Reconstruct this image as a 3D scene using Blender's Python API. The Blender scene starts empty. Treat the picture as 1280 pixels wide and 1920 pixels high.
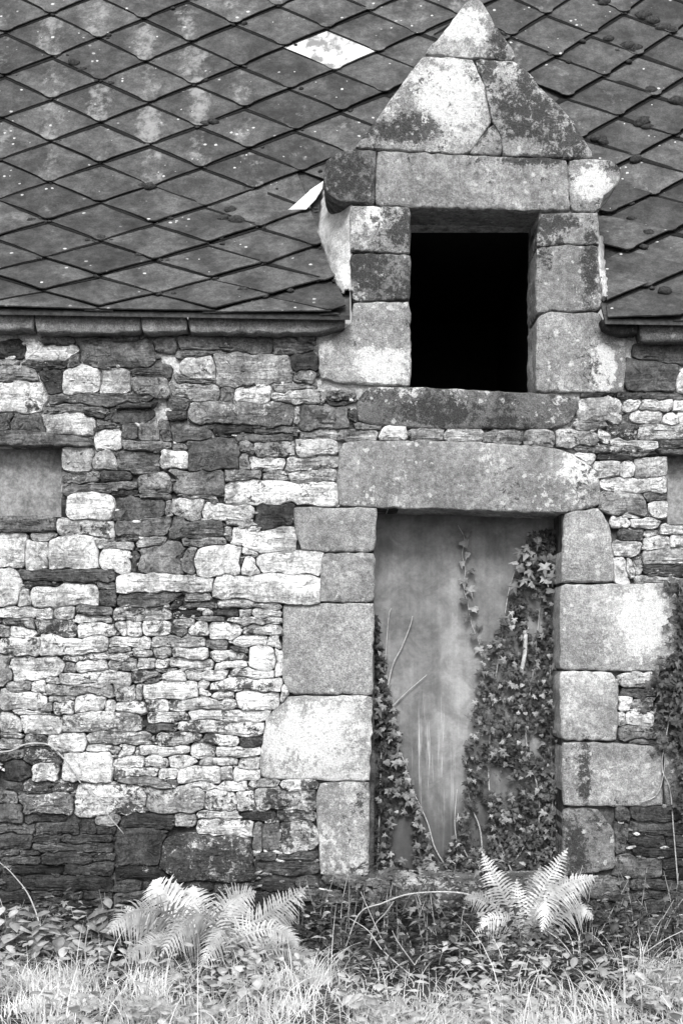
import bpy, bmesh, math, random
import numpy as np
from mathutils import Vector, Matrix
random.seed(7); np.random.seed(7)
R = math.radians
scene = bpy.context.scene
col = scene.collection

# ------------------------------------------------------------------ camera
SC, D, EYE, HX, HY = 350.0, 7.0, 1.5, 640.0, 1220.0   # px per metre on the wall, camera distance, eye height, principal point
cam_d = bpy.data.cameras.new('camera'); cam = bpy.data.objects.new('camera', cam_d); col.objects.link(cam)
cam.location = (0, -D, EYE); cam.rotation_euler = (R(90), 0, 0)
cam_d.sensor_fit = 'VERTICAL'; cam_d.sensor_height = 36.0; cam_d.sensor_width = 24.0
cam_d.lens = SC * D / 1920 * 36.0
cam_d.shift_y = (HY - 960) / 1920
cam_d.clip_end = 500
scene.camera = cam

# ------------------------------------------------------------------ light (bright overcast, black-and-white film)
SUN_EL, SUN_AZ = 43, -6         # azimuth from the wall's normal, minus = from the left
w = bpy.data.worlds.new('World'); scene.world = w; w.use_nodes = True
nt = w.node_tree; nt.nodes.clear()
sky = nt.nodes.new('ShaderNodeTexSky'); sky.sky_type = 'NISHITA'; sky.sun_disc = False
sky.sun_elevation = R(SUN_EL); sky.sun_rotation = R(180 + SUN_AZ)
sky.dust_density = 4.0
bw = nt.nodes.new('ShaderNodeRGBToBW'); bg = nt.nodes.new('ShaderNodeBackground'); wo = nt.nodes.new('ShaderNodeOutputWorld')
bg.inputs['Strength'].default_value = 0.11
nt.links.new(sky.outputs[0], bw.inputs[0]); nt.links.new(bw.outputs[0], bg.inputs[0]); nt.links.new(bg.outputs[0], wo.inputs[0])
sd = bpy.data.lights.new('sun', 'SUN'); sd.energy = 1.5; sd.angle = R(16); sd.color = (1, 1, 1)
so = bpy.data.objects.new('sun', sd); col.objects.link(so)
sdir = Vector((math.sin(R(SUN_AZ)) * math.cos(R(SUN_EL)), -math.cos(R(SUN_AZ)) * math.cos(R(SUN_EL)), math.sin(R(SUN_EL))))
so.rotation_euler = sdir.to_track_quat('Z', 'Y').to_euler(); so.location = (-3, -6, 8)
vs = scene.view_settings
vs.view_transform = 'Standard'; vs.look = 'None'; vs.gamma = 1; vs.use_curve_mapping = False; vs.exposure = 0.95

# ------------------------------------------------------------------ helpers
def W(px, py, y=0.0):
    """photo pixel -> point at depth y (wall face = 0)"""
    k = (D + y) / D
    return Vector(((px - HX) / SC * k, y, EYE + (HY - py) / SC * k))
def lin(d, k=1.0):
    return max(0.012, min(0.86, ((d / 255.0) ** 2.2) * 0.92 * k))
def mesh_obj(name, verts, faces, mat, parent=None, loc=None, smooth=False):
    me = bpy.data.meshes.new(name)
    if loc is not None:
        lv = Vector(loc); verts = [(v[0]-lv.x, v[1]-lv.y, v[2]-lv.z) for v in verts]
    me.from_pydata([tuple(v) for v in verts], [], faces); me.validate(); me.update()
    if smooth: me.polygons.foreach_set('use_smooth', [True]*len(me.polygons))
    if mat: me.materials.append(mat)
    return link(name, me, parent, loc)
def link(name, me, parent=None, loc=None, rot=None, scale=None):
    o = bpy.data.objects.new(name, me); col.objects.link(o)
    if parent: o.parent = parent
    if loc is not None: o.location = loc
    if rot is not None: o.rotation_euler = rot
    if scale is not None: o.scale = (scale,)*3 if not hasattr(scale, '__len__') else scale
    return o
def tag(o, label=None, cat=None, group=None, kind=None):
    if label: o['label'] = label
    if cat: o['category'] = cat
    if group: o['group'] = group
    if kind: o['kind'] = kind
    return o
def thing(name, loc, label, cat, group=None):
    return tag(link(name, None, None, loc), label, cat, group)
def box_data(x0, x1, y0, y1, z0, z1):
    v = [(x0,y0,z0),(x1,y0,z0),(x1,y1,z0),(x0,y1,z0),(x0,y0,z1),(x1,y0,z1),(x1,y1,z1),(x0,y1,z1)]
    f = [(0,1,2,3)[::-1],(4,5,6,7),(0,1,5,4),(1,2,6,5),(2,3,7,6),(3,0,4,7)]
    return v, f
def add(vs_, fs_, v, f):
    n = len(vs_); vs_.extend(v); fs_.extend([tuple(i+n for i in q) for q in f])
def tube(pts, r0, r1, n=5):
    vs_, fs_ = [], []
    for i, p in enumerate(pts):
        p = Vector(p)
        d = (Vector(pts[min(i+1, len(pts)-1)]) - Vector(pts[max(i-1, 0)])).normalized()
        a = d.orthogonal().normalized(); b = d.cross(a)
        r = r0 + (r1 - r0) * i / (len(pts)-1)
        for k in range(n):
            t = 2*math.pi*k/n; vs_.append(p + a*math.cos(t)*r + b*math.sin(t)*r)
    for i in range(len(pts)-1):
        for k in range(n):
            fs_.append((i*n+k, i*n+(k+1) % n, (i+1)*n+(k+1) % n, (i+1)*n+k))
    fs_.append(tuple(range(n))[::-1]); fs_.append(tuple(range((len(pts)-1)*n, len(pts)*n)))
    return vs_, fs_
def curve(ctrl, n=14):
    """Catmull-Rom through control points"""
    P = [Vector(p) for p in ctrl]; P = [P[0]*2-P[1]] + P + [P[-1]*2-P[-2]]
    out = []
    segs = len(P)-3
    for s in range(segs):
        for k in range(n):
            t = k/n; a,b,c,d = P[s:s+4]
            out.append(0.5*((2*b)+(c-a)*t+(2*a-5*b+4*c-d)*t*t+(3*b-a-3*c+d)*t**3))
    out.append(P[-2]); return out

# ------------------------------------------------------------------ materials
class NT:
    def __init__(s, name):
        s.m = bpy.data.materials.new(name); s.m.use_nodes = True; s.t = s.m.node_tree; s.t.nodes.clear()
        s.out = s.n('ShaderNodeOutputMaterial'); s.b = s.n('ShaderNodeBsdfPrincipled'); s.l(s.b.outputs[0], s.out.inputs[0])
    def n(s, t): return s.t.nodes.new(t)
    def l(s, a, b): s.t.links.new(a, b)
    def set(s, sock, v):
        if hasattr(v, 'is_output'): s.l(v, sock)
        else: sock.default_value = v
    def math(s, op, a, b=0.0, c=0.0, clamp=False):
        n = s.n('ShaderNodeMath'); n.operation = op; n.use_clamp = clamp
        s.set(n.inputs[0], a); s.set(n.inputs[1], b); s.set(n.inputs[2], c); return n.outputs[0]
    def ramp(s, v, a, b, lo=0.0, hi=1.0):
        n = s.n('ShaderNodeMapRange'); n.interpolation_type = 'SMOOTHSTEP'
        s.set(n.inputs[0], v); s.set(n.inputs[1], a); s.set(n.inputs[2], b); s.set(n.inputs[3], lo); s.set(n.inputs[4], hi); return n.outputs[0]
    def mix(s, f, a, b):
        n = s.n('ShaderNodeMix'); n.data_type = 'FLOAT'
        s.set(n.inputs[0], f); s.set(n.inputs[2], a); s.set(n.inputs[3], b); return n.outputs[0]
    def noise(s, vec, scale, detail=4, rough=0.55, dist=0.0):
        n = s.n('ShaderNodeTexNoise'); s.l(vec, n.inputs['Vector']); n.inputs['Scale'].default_value = scale
        n.inputs['Detail'].default_value = detail; n.inputs['Roughness'].default_value = rough; n.inputs['Distortion'].default_value = dist
        return n.outputs[0]
    def voro(s, vec, scale, feature='F1', rnd=1.0):
        n = s.n('ShaderNodeTexVoronoi'); n.feature = feature; s.l(vec, n.inputs['Vector']); n.inputs['Scale'].default_value = scale
        n.inputs['Randomness'].default_value = rnd; return n.outputs['Distance']
    def scale(s, vec, sc):
        n = s.n('ShaderNodeVectorMath'); n.operation = 'MULTIPLY'; s.l(vec, n.inputs[0]); n.inputs[1].default_value = sc; return n.outputs[0]
    def coords(s, shift=True):
        g = s.n('ShaderNodeNewGeometry'); p = g.outputs['Position']
        oi = s.n('ShaderNodeObjectInfo'); s.oi = oi
        if not shift: return p
        c = s.n('ShaderNodeCombineXYZ'); r = s.math('MULTIPLY', oi.outputs['Random'], 41.0)
        s.l(r, c.inputs[0]); s.l(r, c.inputs[1]); s.l(r, c.inputs[2])
        a = s.n('ShaderNodeVectorMath'); a.operation = 'ADD'; s.l(p, a.inputs[0]); s.l(c.outputs[0], a.inputs[1]); return a.outputs[0]
    def objcol(s):
        sp = s.n('ShaderNodeSeparateColor'); s.l(s.oi.outputs['Color'], sp.inputs[0])
        return sp.outputs[0], sp.outputs[1], sp.outputs[2], s.oi.outputs['Alpha']
    def finish(s, val, rough=0.9, bump=None, bdist=0.01, bstr=1.0, spec=0.25):
        c = s.n('ShaderNodeCombineColor'); v = s.math('MINIMUM', s.math('MAXIMUM', val, 0.008), 0.86)
        for i in range(3): s.l(v, c.inputs[i])
        s.l(c.outputs[0], s.b.inputs['Base Color']); s.set(s.b.inputs['Roughness'], rough)
        s.b.inputs['Specular IOR Level'].default_value = spec
        if bump is not None:
            bn = s.n('ShaderNodeBump'); bn.inputs['Distance'].default_value = bdist; bn.inputs['Strength'].default_value = bstr
            s.l(bump, bn.inputs['Height']); s.l(bn.outputs[0], s.b.inputs['Normal'])
        return s.m

def mat_slatestone():
    # object colour: R tone, G pale lichen, B dark stain, A layering
    s = NT('rubble_stone'); p = s.coords(); tone, lich, stain, lay = s.objcol()
    st = s.noise(s.scale(p, (2.6, 8.0, 30.0)), 1.0, 6, 0.68, 0.25)
    st2 = s.noise(s.scale(p, (7.0, 12.0, 75.0)), 1.0, 5, 0.7, 0.3)
    big = s.noise(p, 9.0, 5, 0.65); fine = s.noise(p, 105.0, 6, 0.8); cl = s.noise(p, 30.0, 8, 0.75, 0.3); mid = s.noise(p, 48.0, 6, 0.75)
    f = s.math('MULTIPLY', s.ramp(big, 0.3, 0.7, 0.6, 1.35), s.math('MULTIPLY', s.ramp(fine, 0.32, 0.68, 0.6, 1.35), s.ramp(mid, 0.32, 0.68, 0.7, 1.25)))
    strat = s.math('MULTIPLY', s.ramp(st, 0.3, 0.7, 0.6, 1.3), s.ramp(st2, 0.34, 0.66, 0.7, 1.2))
    f = s.math('MULTIPLY', f, s.mix(lay, 1.0, strat))
    # open bedding cracks
    ck = s.ramp(s.math('ABSOLUTE', s.math('SUBTRACT', s.noise(s.scale(p, (3.2, 9.0, 27.0)), 1.0, 4, 0.6, 0.4), 0.5)), 0.0, 0.012, 0.25, 1.0)
    ck2 = s.ramp(s.math('ABSOLUTE', s.math('SUBTRACT', s.noise(s.scale(p, (9.0, 9.0, 15.0)), 1.3, 5, 0.7, 0.6), 0.46)), 0.0, 0.008, 0.4, 1.0)
    ck = s.math('MULTIPLY', s.mix(lay, 1.0, ck), ck2)
    p0 = s.n('ShaderNodeNewGeometry').outputs['Position']; run = s.math('MULTIPLY', s.ramp(s.noise(p0, 3.1, 7, 0.72, 0.4), 0.36, 0.64, 0.66, 1.3), s.ramp(s.noise(s.scale(p0, (1, 1, .45)), 16.0, 6, 0.75), 0.34, 0.66, 0.75, 1.2))
    v = s.math('MULTIPLY', s.math('MULTIPLY', s.math('MULTIPLY', tone, f), ck), run)
    # pale crusty lichen
    c2 = s.noise(s.scale(p, (1.0, 1.0, 1.4)), 36.0, 8, 0.78, 0.4); b2 = s.noise(p, 6.0, 3, 0.5)
    c3 = s.math('ADD', s.math('MULTIPLY', c2, 0.65), s.math('MULTIPLY', b2, 0.35))
    lm = s.ramp(c3, s.math('SUBTRACT', 0.64, s.math('MULTIPLY', lich, 0.2)), s.math('SUBTRACT', 0.675, s.math('MULTIPLY', lich, 0.2)))
    v = s.mix(s.math('MULTIPLY', lm, s.math('MINIMUM', s.math('MULTIPLY', lich, 5.0), 0.92)), v, s.ramp(fine, 0.3, 0.65, 0.5, 0.84))
    # black lichen and damp
    dn = s.math('ADD', s.math('MULTIPLY', cl, 0.6), s.math('MULTIPLY', s.noise(p, 7.0, 4, 0.6), 0.4))
    dm = s.ramp(dn, s.math('SUBTRACT', 0.615, s.math('MULTIPLY', stain, 0.24)), s.math('SUBTRACT', 0.65, s.math('MULTIPLY', stain, 0.23)))
    v = s.mix(s.math('MULTIPLY', dm, s.math('MINIMUM', s.math('MULTIPLY', stain, 5.0), 0.88)), v, s.ramp(fine, 0.35, 0.7, 0.015, 0.06))
    h = s.math('ADD', s.math('MULTIPLY', s.mix(lay, cl, st), 0.7), s.math('ADD', s.math('MULTIPLY', s.mix(lay, mid, st2), 0.35), s.math('ADD', s.math('MULTIPLY', fine, 0.35), s.math('MULTIPLY', ck, 0.45))))
    return s.finish(v, 0.92, h, 0.024, 0.9, 0.2)

PATCH_W = [(842,185,62,72),(868,52,42,36),(1112,345,34,34),(1128,690,22,46),(700,405,26,20),(1205,1170,50,60),(590,1380,90,60),(1090,880,40,30),(715,690,50,40)]
PATCH_D = [(640,325,46,44),(935,75,16,44),(985,165,16,60),(1075,255,22,46),(1030,420,60,16),(690,500,46,40),(715,245,50,22),(1105,500,16,70),(1095,1440,12,60),(1075,1590,26,60),(820,770,70,30),(1000,300,70,10),(985,215,60,50),(780,240,50,30),(1150,312,18,14)]
def mat_granite():
    s = NT('granite'); p = s.coords(); p0 = s.coords(False); tone, lich, stain, lay = s.objcol()
    big = s.noise(p, 4.5, 5, 0.62); mid = s.noise(p, 30.0, 7, 0.75); fine = s.noise(p, 125.0, 5, 0.8)
    gr = s.voro(p, 190.0)
    f = s.math('MULTIPLY', s.ramp(big, 0.3, 0.72, 0.7, 1.25), s.mix(s.oi.outputs['Random'], s.ramp(fine, 0.34, 0.68, 0.45, 1.5), s.ramp(fine, 0.34, 0.68, 0.7, 1.25)))
    f = s.math('MULTIPLY', f, s.mix(s.oi.outputs['Random'], s.ramp(mid, 0.3, 0.72, 0.75, 1.25), s.ramp(mid, 0.3, 0.72, 0.5, 1.45)))
    f = s.math('MULTIPLY', f, s.ramp(gr, 0.1, 0.6, 0.85, 1.15))
    v = s.math('MULTIPLY', tone, f)
    # crusts of lichen that sit at known places on the masonry
    sep = s.n('ShaderNodeSeparateXYZ'); s.l(p0, sep.inputs[0])
    wob = s.math('ADD', s.math('MULTIPLY', s.math('SUBTRACT', s.noise(p, 14.0, 8, 0.75), 0.5), 3.4), s.math('MULTIPLY', s.math('SUBTRACT', s.noise(p, 60.0, 5, 0.75), 0.5), 1.6))
    def patch(lst):
        m = None
        for px, py, rx, ry in lst:
            q = W(px, py)
            dx = s.math('DIVIDE', s.math('SUBTRACT', sep.outputs[0], q.x), rx/SC); dz = s.math('DIVIDE', s.math('SUBTRACT', sep.outputs[2], q.z), ry/SC)
            d = s.math('SQRT', s.math('ADD', s.math('MULTIPLY', dx, dx), s.math('MULTIPLY', dz, dz)))
            m = d if m is None else s.math('MINIMUM', m, d)
        return s.math('ADD', m, wob)
    v = s.mix(s.math('MULTIPLY', s.ramp(patch(PATCH_W), 1.12, 0.82, 0.0, 0.92), s.ramp(s.noise(p, 42.0, 7, 0.78), 0.36, 0.47, 0.25, 1.0)), v, s.ramp(fine, 0.3, 0.6, 0.55, 0.86))
    c2 = s.noise(p, 34.0, 8, 0.75, 0.4); b2 = s.noise(p, 3.7, 3, 0.5)
    cl = s.math('ADD', s.math('MULTIPLY', c2, 0.55), s.math('MULTIPLY', b2, 0.45))
    lm = s.ramp(cl, s.math('SUBTRACT', 0.645, s.math('MULTIPLY', lich, 0.22)), s.math('SUBTRACT', 0.68, s.math('MULTIPLY', lich, 0.2)))
    v = s.mix(s.math('MULTIPLY', lm, s.math('MINIMUM', s.math('MULTIPLY', lich, 3.0), 0.8)), v, s.ramp(fine, 0.3, 0.6, 0.42, 0.8))
    ve = s.n('ShaderNodeTexVoronoi'); s.l(p, ve.inputs['Vector']); ve.inputs['Scale'].default_value = 26.0
    rn = s.n('ShaderNodeSeparateColor'); s.l(ve.outputs['Color'], rn.inputs[0])
    rad = s.math('MULTIPLY', s.ramp(rn.outputs[0], 0.62, 1.0, 0.0, 0.42), s.ramp(mid, 0.3, 0.7, 0.3, 1.4))
    sp = s.math('LESS_THAN', ve.outputs['Distance'], rad)
    v = s.mix(s.math('MULTIPLY', sp, s.math('MULTIPLY', s.math('MINIMUM', s.math('MULTIPLY', lich, 1.8), 0.8), s.ramp(fine, 0.3, 0.6, 0.4, 1.0))), v, 0.7)
    c = s.noise(p, 24.0, 9, 0.78, 0.4); bigd = s.noise(s.scale(p, (1.0, 1.0, 0.7)), 4.2, 3)
    cc = s.math('ADD', s.math('MULTIPLY', c, 0.62), s.math('MULTIPLY', bigd, 0.38))
    dm = s.ramp(cc, s.math('SUBTRACT', 0.625, s.math('MULTIPLY', stain, 0.19)), s.math('SUBTRACT', 0.65, s.math('MULTIPLY', stain, 0.17)))
    dm = s.math('MULTIPLY', dm, s.math('MINIMUM', s.math('MULTIPLY', stain, 4.0), 0.88))
    dm = s.math('MAXIMUM', dm, s.math('MULTIPLY', s.ramp(patch(PATCH_D), 1.2, 0.75, 0.0, 0.9), s.ramp(c, 0.40, 0.47)))
    v = s.mix(dm, v, s.ramp(fine, 0.35, 0.7, 0.02, 0.075))
    h = s.math('ADD', s.math('MULTIPLY', fine, 0.55), s.math('ADD', s.math('MULTIPLY', mid, 0.75), s.math('MULTIPLY', big, 0.9)))
    return s.finish(v, 0.92, h, 0.018, 0.85, 0.2)

def mat_slate():
    # object colour: R tone, G lichen streak amount, B 1 = worn white tile
    s = NT('roof_slate'); p = s.coords(); tone, lich, white, _ = s.objcol()
    tc = s.n('ShaderNodeTexCoord'); sx = s.n('ShaderNodeSeparateXYZ'); s.l(tc.outputs['Object'], sx.inputs[0])
    ax = s.math('ABSOLUTE', s.math('ADD', sx.outputs[0], s.math('MULTIPLY', s.math('SUBTRACT', s.noise(p, 6.0, 2), 0.5), 0.16)))
    big = s.noise(p, 5.0, 4, 0.6); mid = s.noise(p, 22.0, 6, 0.7); fine = s.noise(p, 90.0, 5, 0.75)
    v = s.math('MULTIPLY', tone, s.math('MULTIPLY', s.ramp(big, 0.28, 0.72, 0.5, 1.6), s.math('MULTIPLY', s.ramp(mid, 0.3, 0.7, 0.65, 1.4), s.ramp(fine, 0.3, 0.7, 0.65, 1.4))))
    n2 = s.math('ADD', s.math('MULTIPLY', s.noise(s.scale(p, (1.0, 1.0, 0.7)), 26.0, 8, 0.75, 0.3), 0.55), s.math('MULTIPLY', s.noise(s.scale(p, (1.0, 1.0, 0.6)), 8.0, 4, 0.6), 0.45))
    band = s.ramp(ax, 0.02, 0.22, 1.0, 0.0)
    q = s.math('ADD', n2, s.math('MULTIPLY', s.math('SUBTRACT', band, 1.0), 0.35))
    lm = s.ramp(q, s.math('SUBTRACT', 0.66, s.math('MULTIPLY', lich, 0.26)), s.math('SUBTRACT', 0.79, s.math('MULTIPLY', lich, 0.2)))
    v = s.mix(s.math('MULTIPLY', lm, s.math('MINIMUM', s.math('MULTIPLY', lich, 1.2), 0.75)), v, 0.30)
    vd = s.n('ShaderNodeTexVoronoi'); s.l(p, vd.inputs['Vector']); vd.inputs['Scale'].default_value = 30.0
    rn = s.n('ShaderNodeSeparateColor'); s.l(vd.outputs['Color'], rn.inputs[0])
    rad = s.math('MULTIPLY', s.ramp(rn.outputs[0], 0.8, 1.0, 0.0, 0.34), s.ramp(mid, 0.3, 0.7, 0.5, 1.2))
    sp = s.math('MULTIPLY', s.math('LESS_THAN', vd.outputs['Distance'], rad), s.ramp(s.noise(p, 4.0, 2), 0.45, 0.56))
    v = s.mix(s.math('MULTIPLY', sp, 0.8), v, 0.6)
    # the one pale tile
    wv = s.mix(s.math('MULTIPLY', s.ramp(s.noise(s.scale(p, (1, 1, .6)), 14.0, 4, 0.6), 0.42, 0.6), s.ramp(ax, 0.12, 0.2, 1.0, 0.0)), 0.6, 0.2)
    v = s.mix(white, v, wv)
    h = s.math('ADD', s.math('MULTIPLY', mid, 0.6), s.math('MULTIPLY', fine, 0.4))
    return s.finish(v, 0.72, h, 0.004, 0.8, 0.35)

def mat_mortar():
    s = NT('lime_mortar'); p = s.coords(False)
    a = s.noise(p, 9.0, 6, 0.65); f = s.noise(p, 90.0, 5, 0.7)
    sep = s.n('ShaderNodeSeparateXYZ'); s.l(p, sep.inputs[0])   # pointing survives high up, washed out lower down
    old = s.ramp(s.math('ADD', sep.outputs[2], s.math('MULTIPLY', s.math('SUBTRACT', a, 0.5), 2.0)), 2.3, 3.0)
    v = s.math('MULTIPLY', s.mix(old, s.ramp(a, 0.35, 0.68, 0.02, 0.13), s.ramp(a, 0.3, 0.6, 0.15, 0.7)), s.ramp(f, 0.3, 0.7, 0.6, 1.3))
    return s.finish(v, 0.95, s.math('ADD', f, a), 0.012, 0.9)

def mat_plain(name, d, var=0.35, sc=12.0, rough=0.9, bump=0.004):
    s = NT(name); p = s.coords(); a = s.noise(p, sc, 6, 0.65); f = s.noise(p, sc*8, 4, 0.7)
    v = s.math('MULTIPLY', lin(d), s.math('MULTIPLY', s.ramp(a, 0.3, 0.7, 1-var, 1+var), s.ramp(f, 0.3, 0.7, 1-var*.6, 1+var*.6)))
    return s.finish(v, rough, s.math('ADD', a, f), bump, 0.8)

def mat_door():
    s = NT('weathered_paint'); p = s.coords(False)
    sep = s.n('ShaderNodeSeparateXYZ'); s.l(p, sep.inputs[0])
    big = s.noise(s.scale(p, (3.0, 1.0, 0.9)), 1.0, 4, 0.55)
    drip = s.noise(s.scale(p, (42.0, 1.0, 1.5)), 1.0, 5, 0.6); drip2 = s.noise(s.scale(p, (120.0, 1.0, 5.0)), 1.0, 5, 0.7)
    fine = s.noise(p, 60.0, 5, 0.7)
    v = s.math('MULTIPLY', 0.235, s.math('MULTIPLY', s.math('MULTIPLY', s.ramp(big, 0.3, 0.7, 0.6, 1.3), s.ramp(s.noise(p, 7.0, 7, 0.7, 0.4), 0.34, 0.66, 0.72, 1.25)), s.math('MULTIPLY', s.ramp(drip, 0.3, 0.7, 0.92, 1.07), s.ramp(fine, 0.3, 0.7, 0.9, 1.1))))
    low = s.ramp(sep.outputs[2], 1.35, 0.9)                      # lime streaks on the lower half
    dm = s.math('MULTIPLY', s.ramp(drip, 0.54, 0.62), s.math('MULTIPLY', s.ramp(drip2, 0.42, 0.6), low))
    xm = s.math('MULTIPLY', s.ramp(sep.outputs[0], 0.36, 0.42), s.ramp(sep.outputs[0], 0.68, 0.62))
    v = s.mix(s.math('MULTIPLY', dm, s.math('MULTIPLY', xm, 0.8)), v, 0.62)
    # rising damp: dark tide mark with a ragged edge
    wet = s.math('ADD', sep.outputs[2], s.math('MULTIPLY', s.math('SUBTRACT', s.noise(s.scale(p, (7.0, 1.0, 2.0)), 1.0, 5, 0.6), 0.5), 0.9))
    v = s.mix(s.ramp(wet, 1.1, 0.5, 0.0, 0.85), v, 0.04)
    return s.finish(v, 0.75, s.math('ADD', drip, fine), 0.003, 0.6, 0.3)

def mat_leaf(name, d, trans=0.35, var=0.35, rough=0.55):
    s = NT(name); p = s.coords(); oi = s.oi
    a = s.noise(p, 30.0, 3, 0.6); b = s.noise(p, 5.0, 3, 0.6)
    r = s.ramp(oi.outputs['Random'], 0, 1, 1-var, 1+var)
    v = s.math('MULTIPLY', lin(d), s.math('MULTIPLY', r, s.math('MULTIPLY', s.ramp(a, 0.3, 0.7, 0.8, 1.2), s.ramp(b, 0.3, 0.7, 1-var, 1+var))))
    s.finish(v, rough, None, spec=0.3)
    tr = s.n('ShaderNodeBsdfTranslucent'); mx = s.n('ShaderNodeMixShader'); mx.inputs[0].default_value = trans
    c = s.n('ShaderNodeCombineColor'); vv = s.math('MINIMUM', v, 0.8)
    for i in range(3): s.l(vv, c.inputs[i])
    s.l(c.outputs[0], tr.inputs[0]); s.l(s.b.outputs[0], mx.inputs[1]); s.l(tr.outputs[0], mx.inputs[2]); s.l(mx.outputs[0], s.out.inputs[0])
    return s.m

M = dict(stone=mat_slatestone(), granite=mat_granite(), slate=mat_slate(), mortar=mat_mortar(), door=mat_door(),
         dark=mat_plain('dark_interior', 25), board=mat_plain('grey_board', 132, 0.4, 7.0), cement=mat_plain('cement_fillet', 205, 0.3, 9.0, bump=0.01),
         soil=mat_plain('soil', 65, 0.5, 3.0, bump=0.03), moss=mat_plain('moss', 78, 0.5, 60.0, bump=0.02), wood=mat_plain('dry_stem_bark', 185, 0.3, 40.0),
         ivy=mat_leaf('ivy_leaf', 132, 0.15, 0.38), ivy_dark=mat_leaf('shaded_ivy_leaf', 72, 0.1, 0.5), weed=mat_leaf('weed_leaf', 165, 0.3, 0.4),  # ivy_dark: darker ivy copy, shade between the leaves put into its colour
         fern=mat_leaf('fern_leaf', 194, 0.2, 0.34), pale=mat_leaf('pale_leaf', 210, 0.2, 0.3), grass=mat_leaf('grass_blade', 222, 0.3, 0.32), cover=mat_leaf('ground_cover_leaf', 92, 0.2, 0.5),
         batten=mat_plain('old_batten', 70, 0.4, 8.0), lap_shade=mat_plain('painted_lap_shade', 32, 0.5, 50.0), iron=mat_plain('painted_iron', 195, 0.3, 20.0))

# ------------------------------------------------------------------ the ground
def gz(x, y):
    return 0.03*math.sin(x*1.7+0.4)*math.cos(y*2.1) + 0.02*math.sin(x*4.1+y*3.3)
vv, ff = [], []
xs = [-60,-30,-15,-8,-5] + [i*0.25 for i in range(-14, 15)] + [5,8,15,30,60]
ys = [-60,-30,-15,-9,-6] + [i*0.25 for i in range(-18, 2)] + [3,8,20,60]
for y in ys:
    for x in xs: vv.append((x, y, gz(x, y) if abs(x) < 4 and -5 < y < .4 else 0))
nx = len(xs)
for j in range(len(ys)-1):
    for i in range(nx-1): ff.append((j*nx+i, j*nx+i+1, (j+1)*nx+i+1, (j+1)*nx+i))
tag(mesh_obj('ground', vv, ff, M['soil'], smooth=True), kind='structure')

# ------------------------------------------------------------------ the cottage
cot = thing('stone_cottage', (0, 0, 0), 'old stone cottage with granite gabled dormer, dark diamond slate roof and blocked door', 'cottage')

# openings, in photo pixels on the wall face
DOOR = (703, 956, 1052, 1660); WIN = (768, 390, 1010, 734); OPL = (-60, 836, 113, 968); OPR = (1253, 850, 1400, 982)
holes = [(DOOR[0]-2, DOOR[1]-3, DOOR[2]+2, 1800), (WIN[0]-2, WIN[1]-3, WIN[2]+2, WIN[3]+2), OPL, OPR]
# wall core of lime mortar: a grid of cells with the openings left out
gx = sorted(set([-700, 598, 672, 1108, 1175, 2000] + [h[0] for h in holes] + [h[2] for h in holes]))
gy = sorted(set([386, 604, 1800] + [h[1] for h in holes] + [h[3] for h in holes]))
def cellin(i, j):
    if i < 0 or j < 0 or i >= len(gx)-1 or j >= len(gy)-1: return False
    x, y = (gx[i]+gx[i+1])/2, (gy[j]+gy[j+1])/2
    if y < 604 and not (672 < x < 1108): return False
    return not any(h[0] < x < h[2] and h[1] < y < h[3] for h in holes)
vv, ff = [], []
Y0, Y1 = 0.033, 0.44
def w0(px, py, y): p = W(px, py); return (p.x, y, p.z)
for i in range(len(gx)-1):
    for j in range(len(gy)-1):
        if not cellin(i, j): continue
        a, b, c, d = gx[i], gx[i+1], gy[j], gy[j+1]
        quads = [[(a,d,Y0),(b,d,Y0),(b,c,Y0),(a,c,Y0)], [(a,c,Y1),(b,c,Y1),(b,d,Y1),(a,d,Y1)]]
        if not cellin(i-1, j): quads.append([(a,c,Y0),(a,c,Y1),(a,d,Y1),(a,d,Y0)])
        if not cellin(i+1, j): quads.append([(b,c,Y1),(b,c,Y0),(b,d,Y0),(b,d,Y1)])
        if not cellin(i, j-1): quads.append([(a,c,Y1),(a,c,Y0),(b,c,Y0),(b,c,Y1)])
        if not cellin(i, j+1): quads.append([(a,d,Y0),(a,d,Y1),(b,d,Y1),(b,d,Y0)])
        for q in quads:
            n = len(vv); vv.extend(w0(*t) for t in q); ff.append((n, n+1, n+2, n+3))
wall = mesh_obj('wall', vv, ff, M['mortar'], cot)

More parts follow.
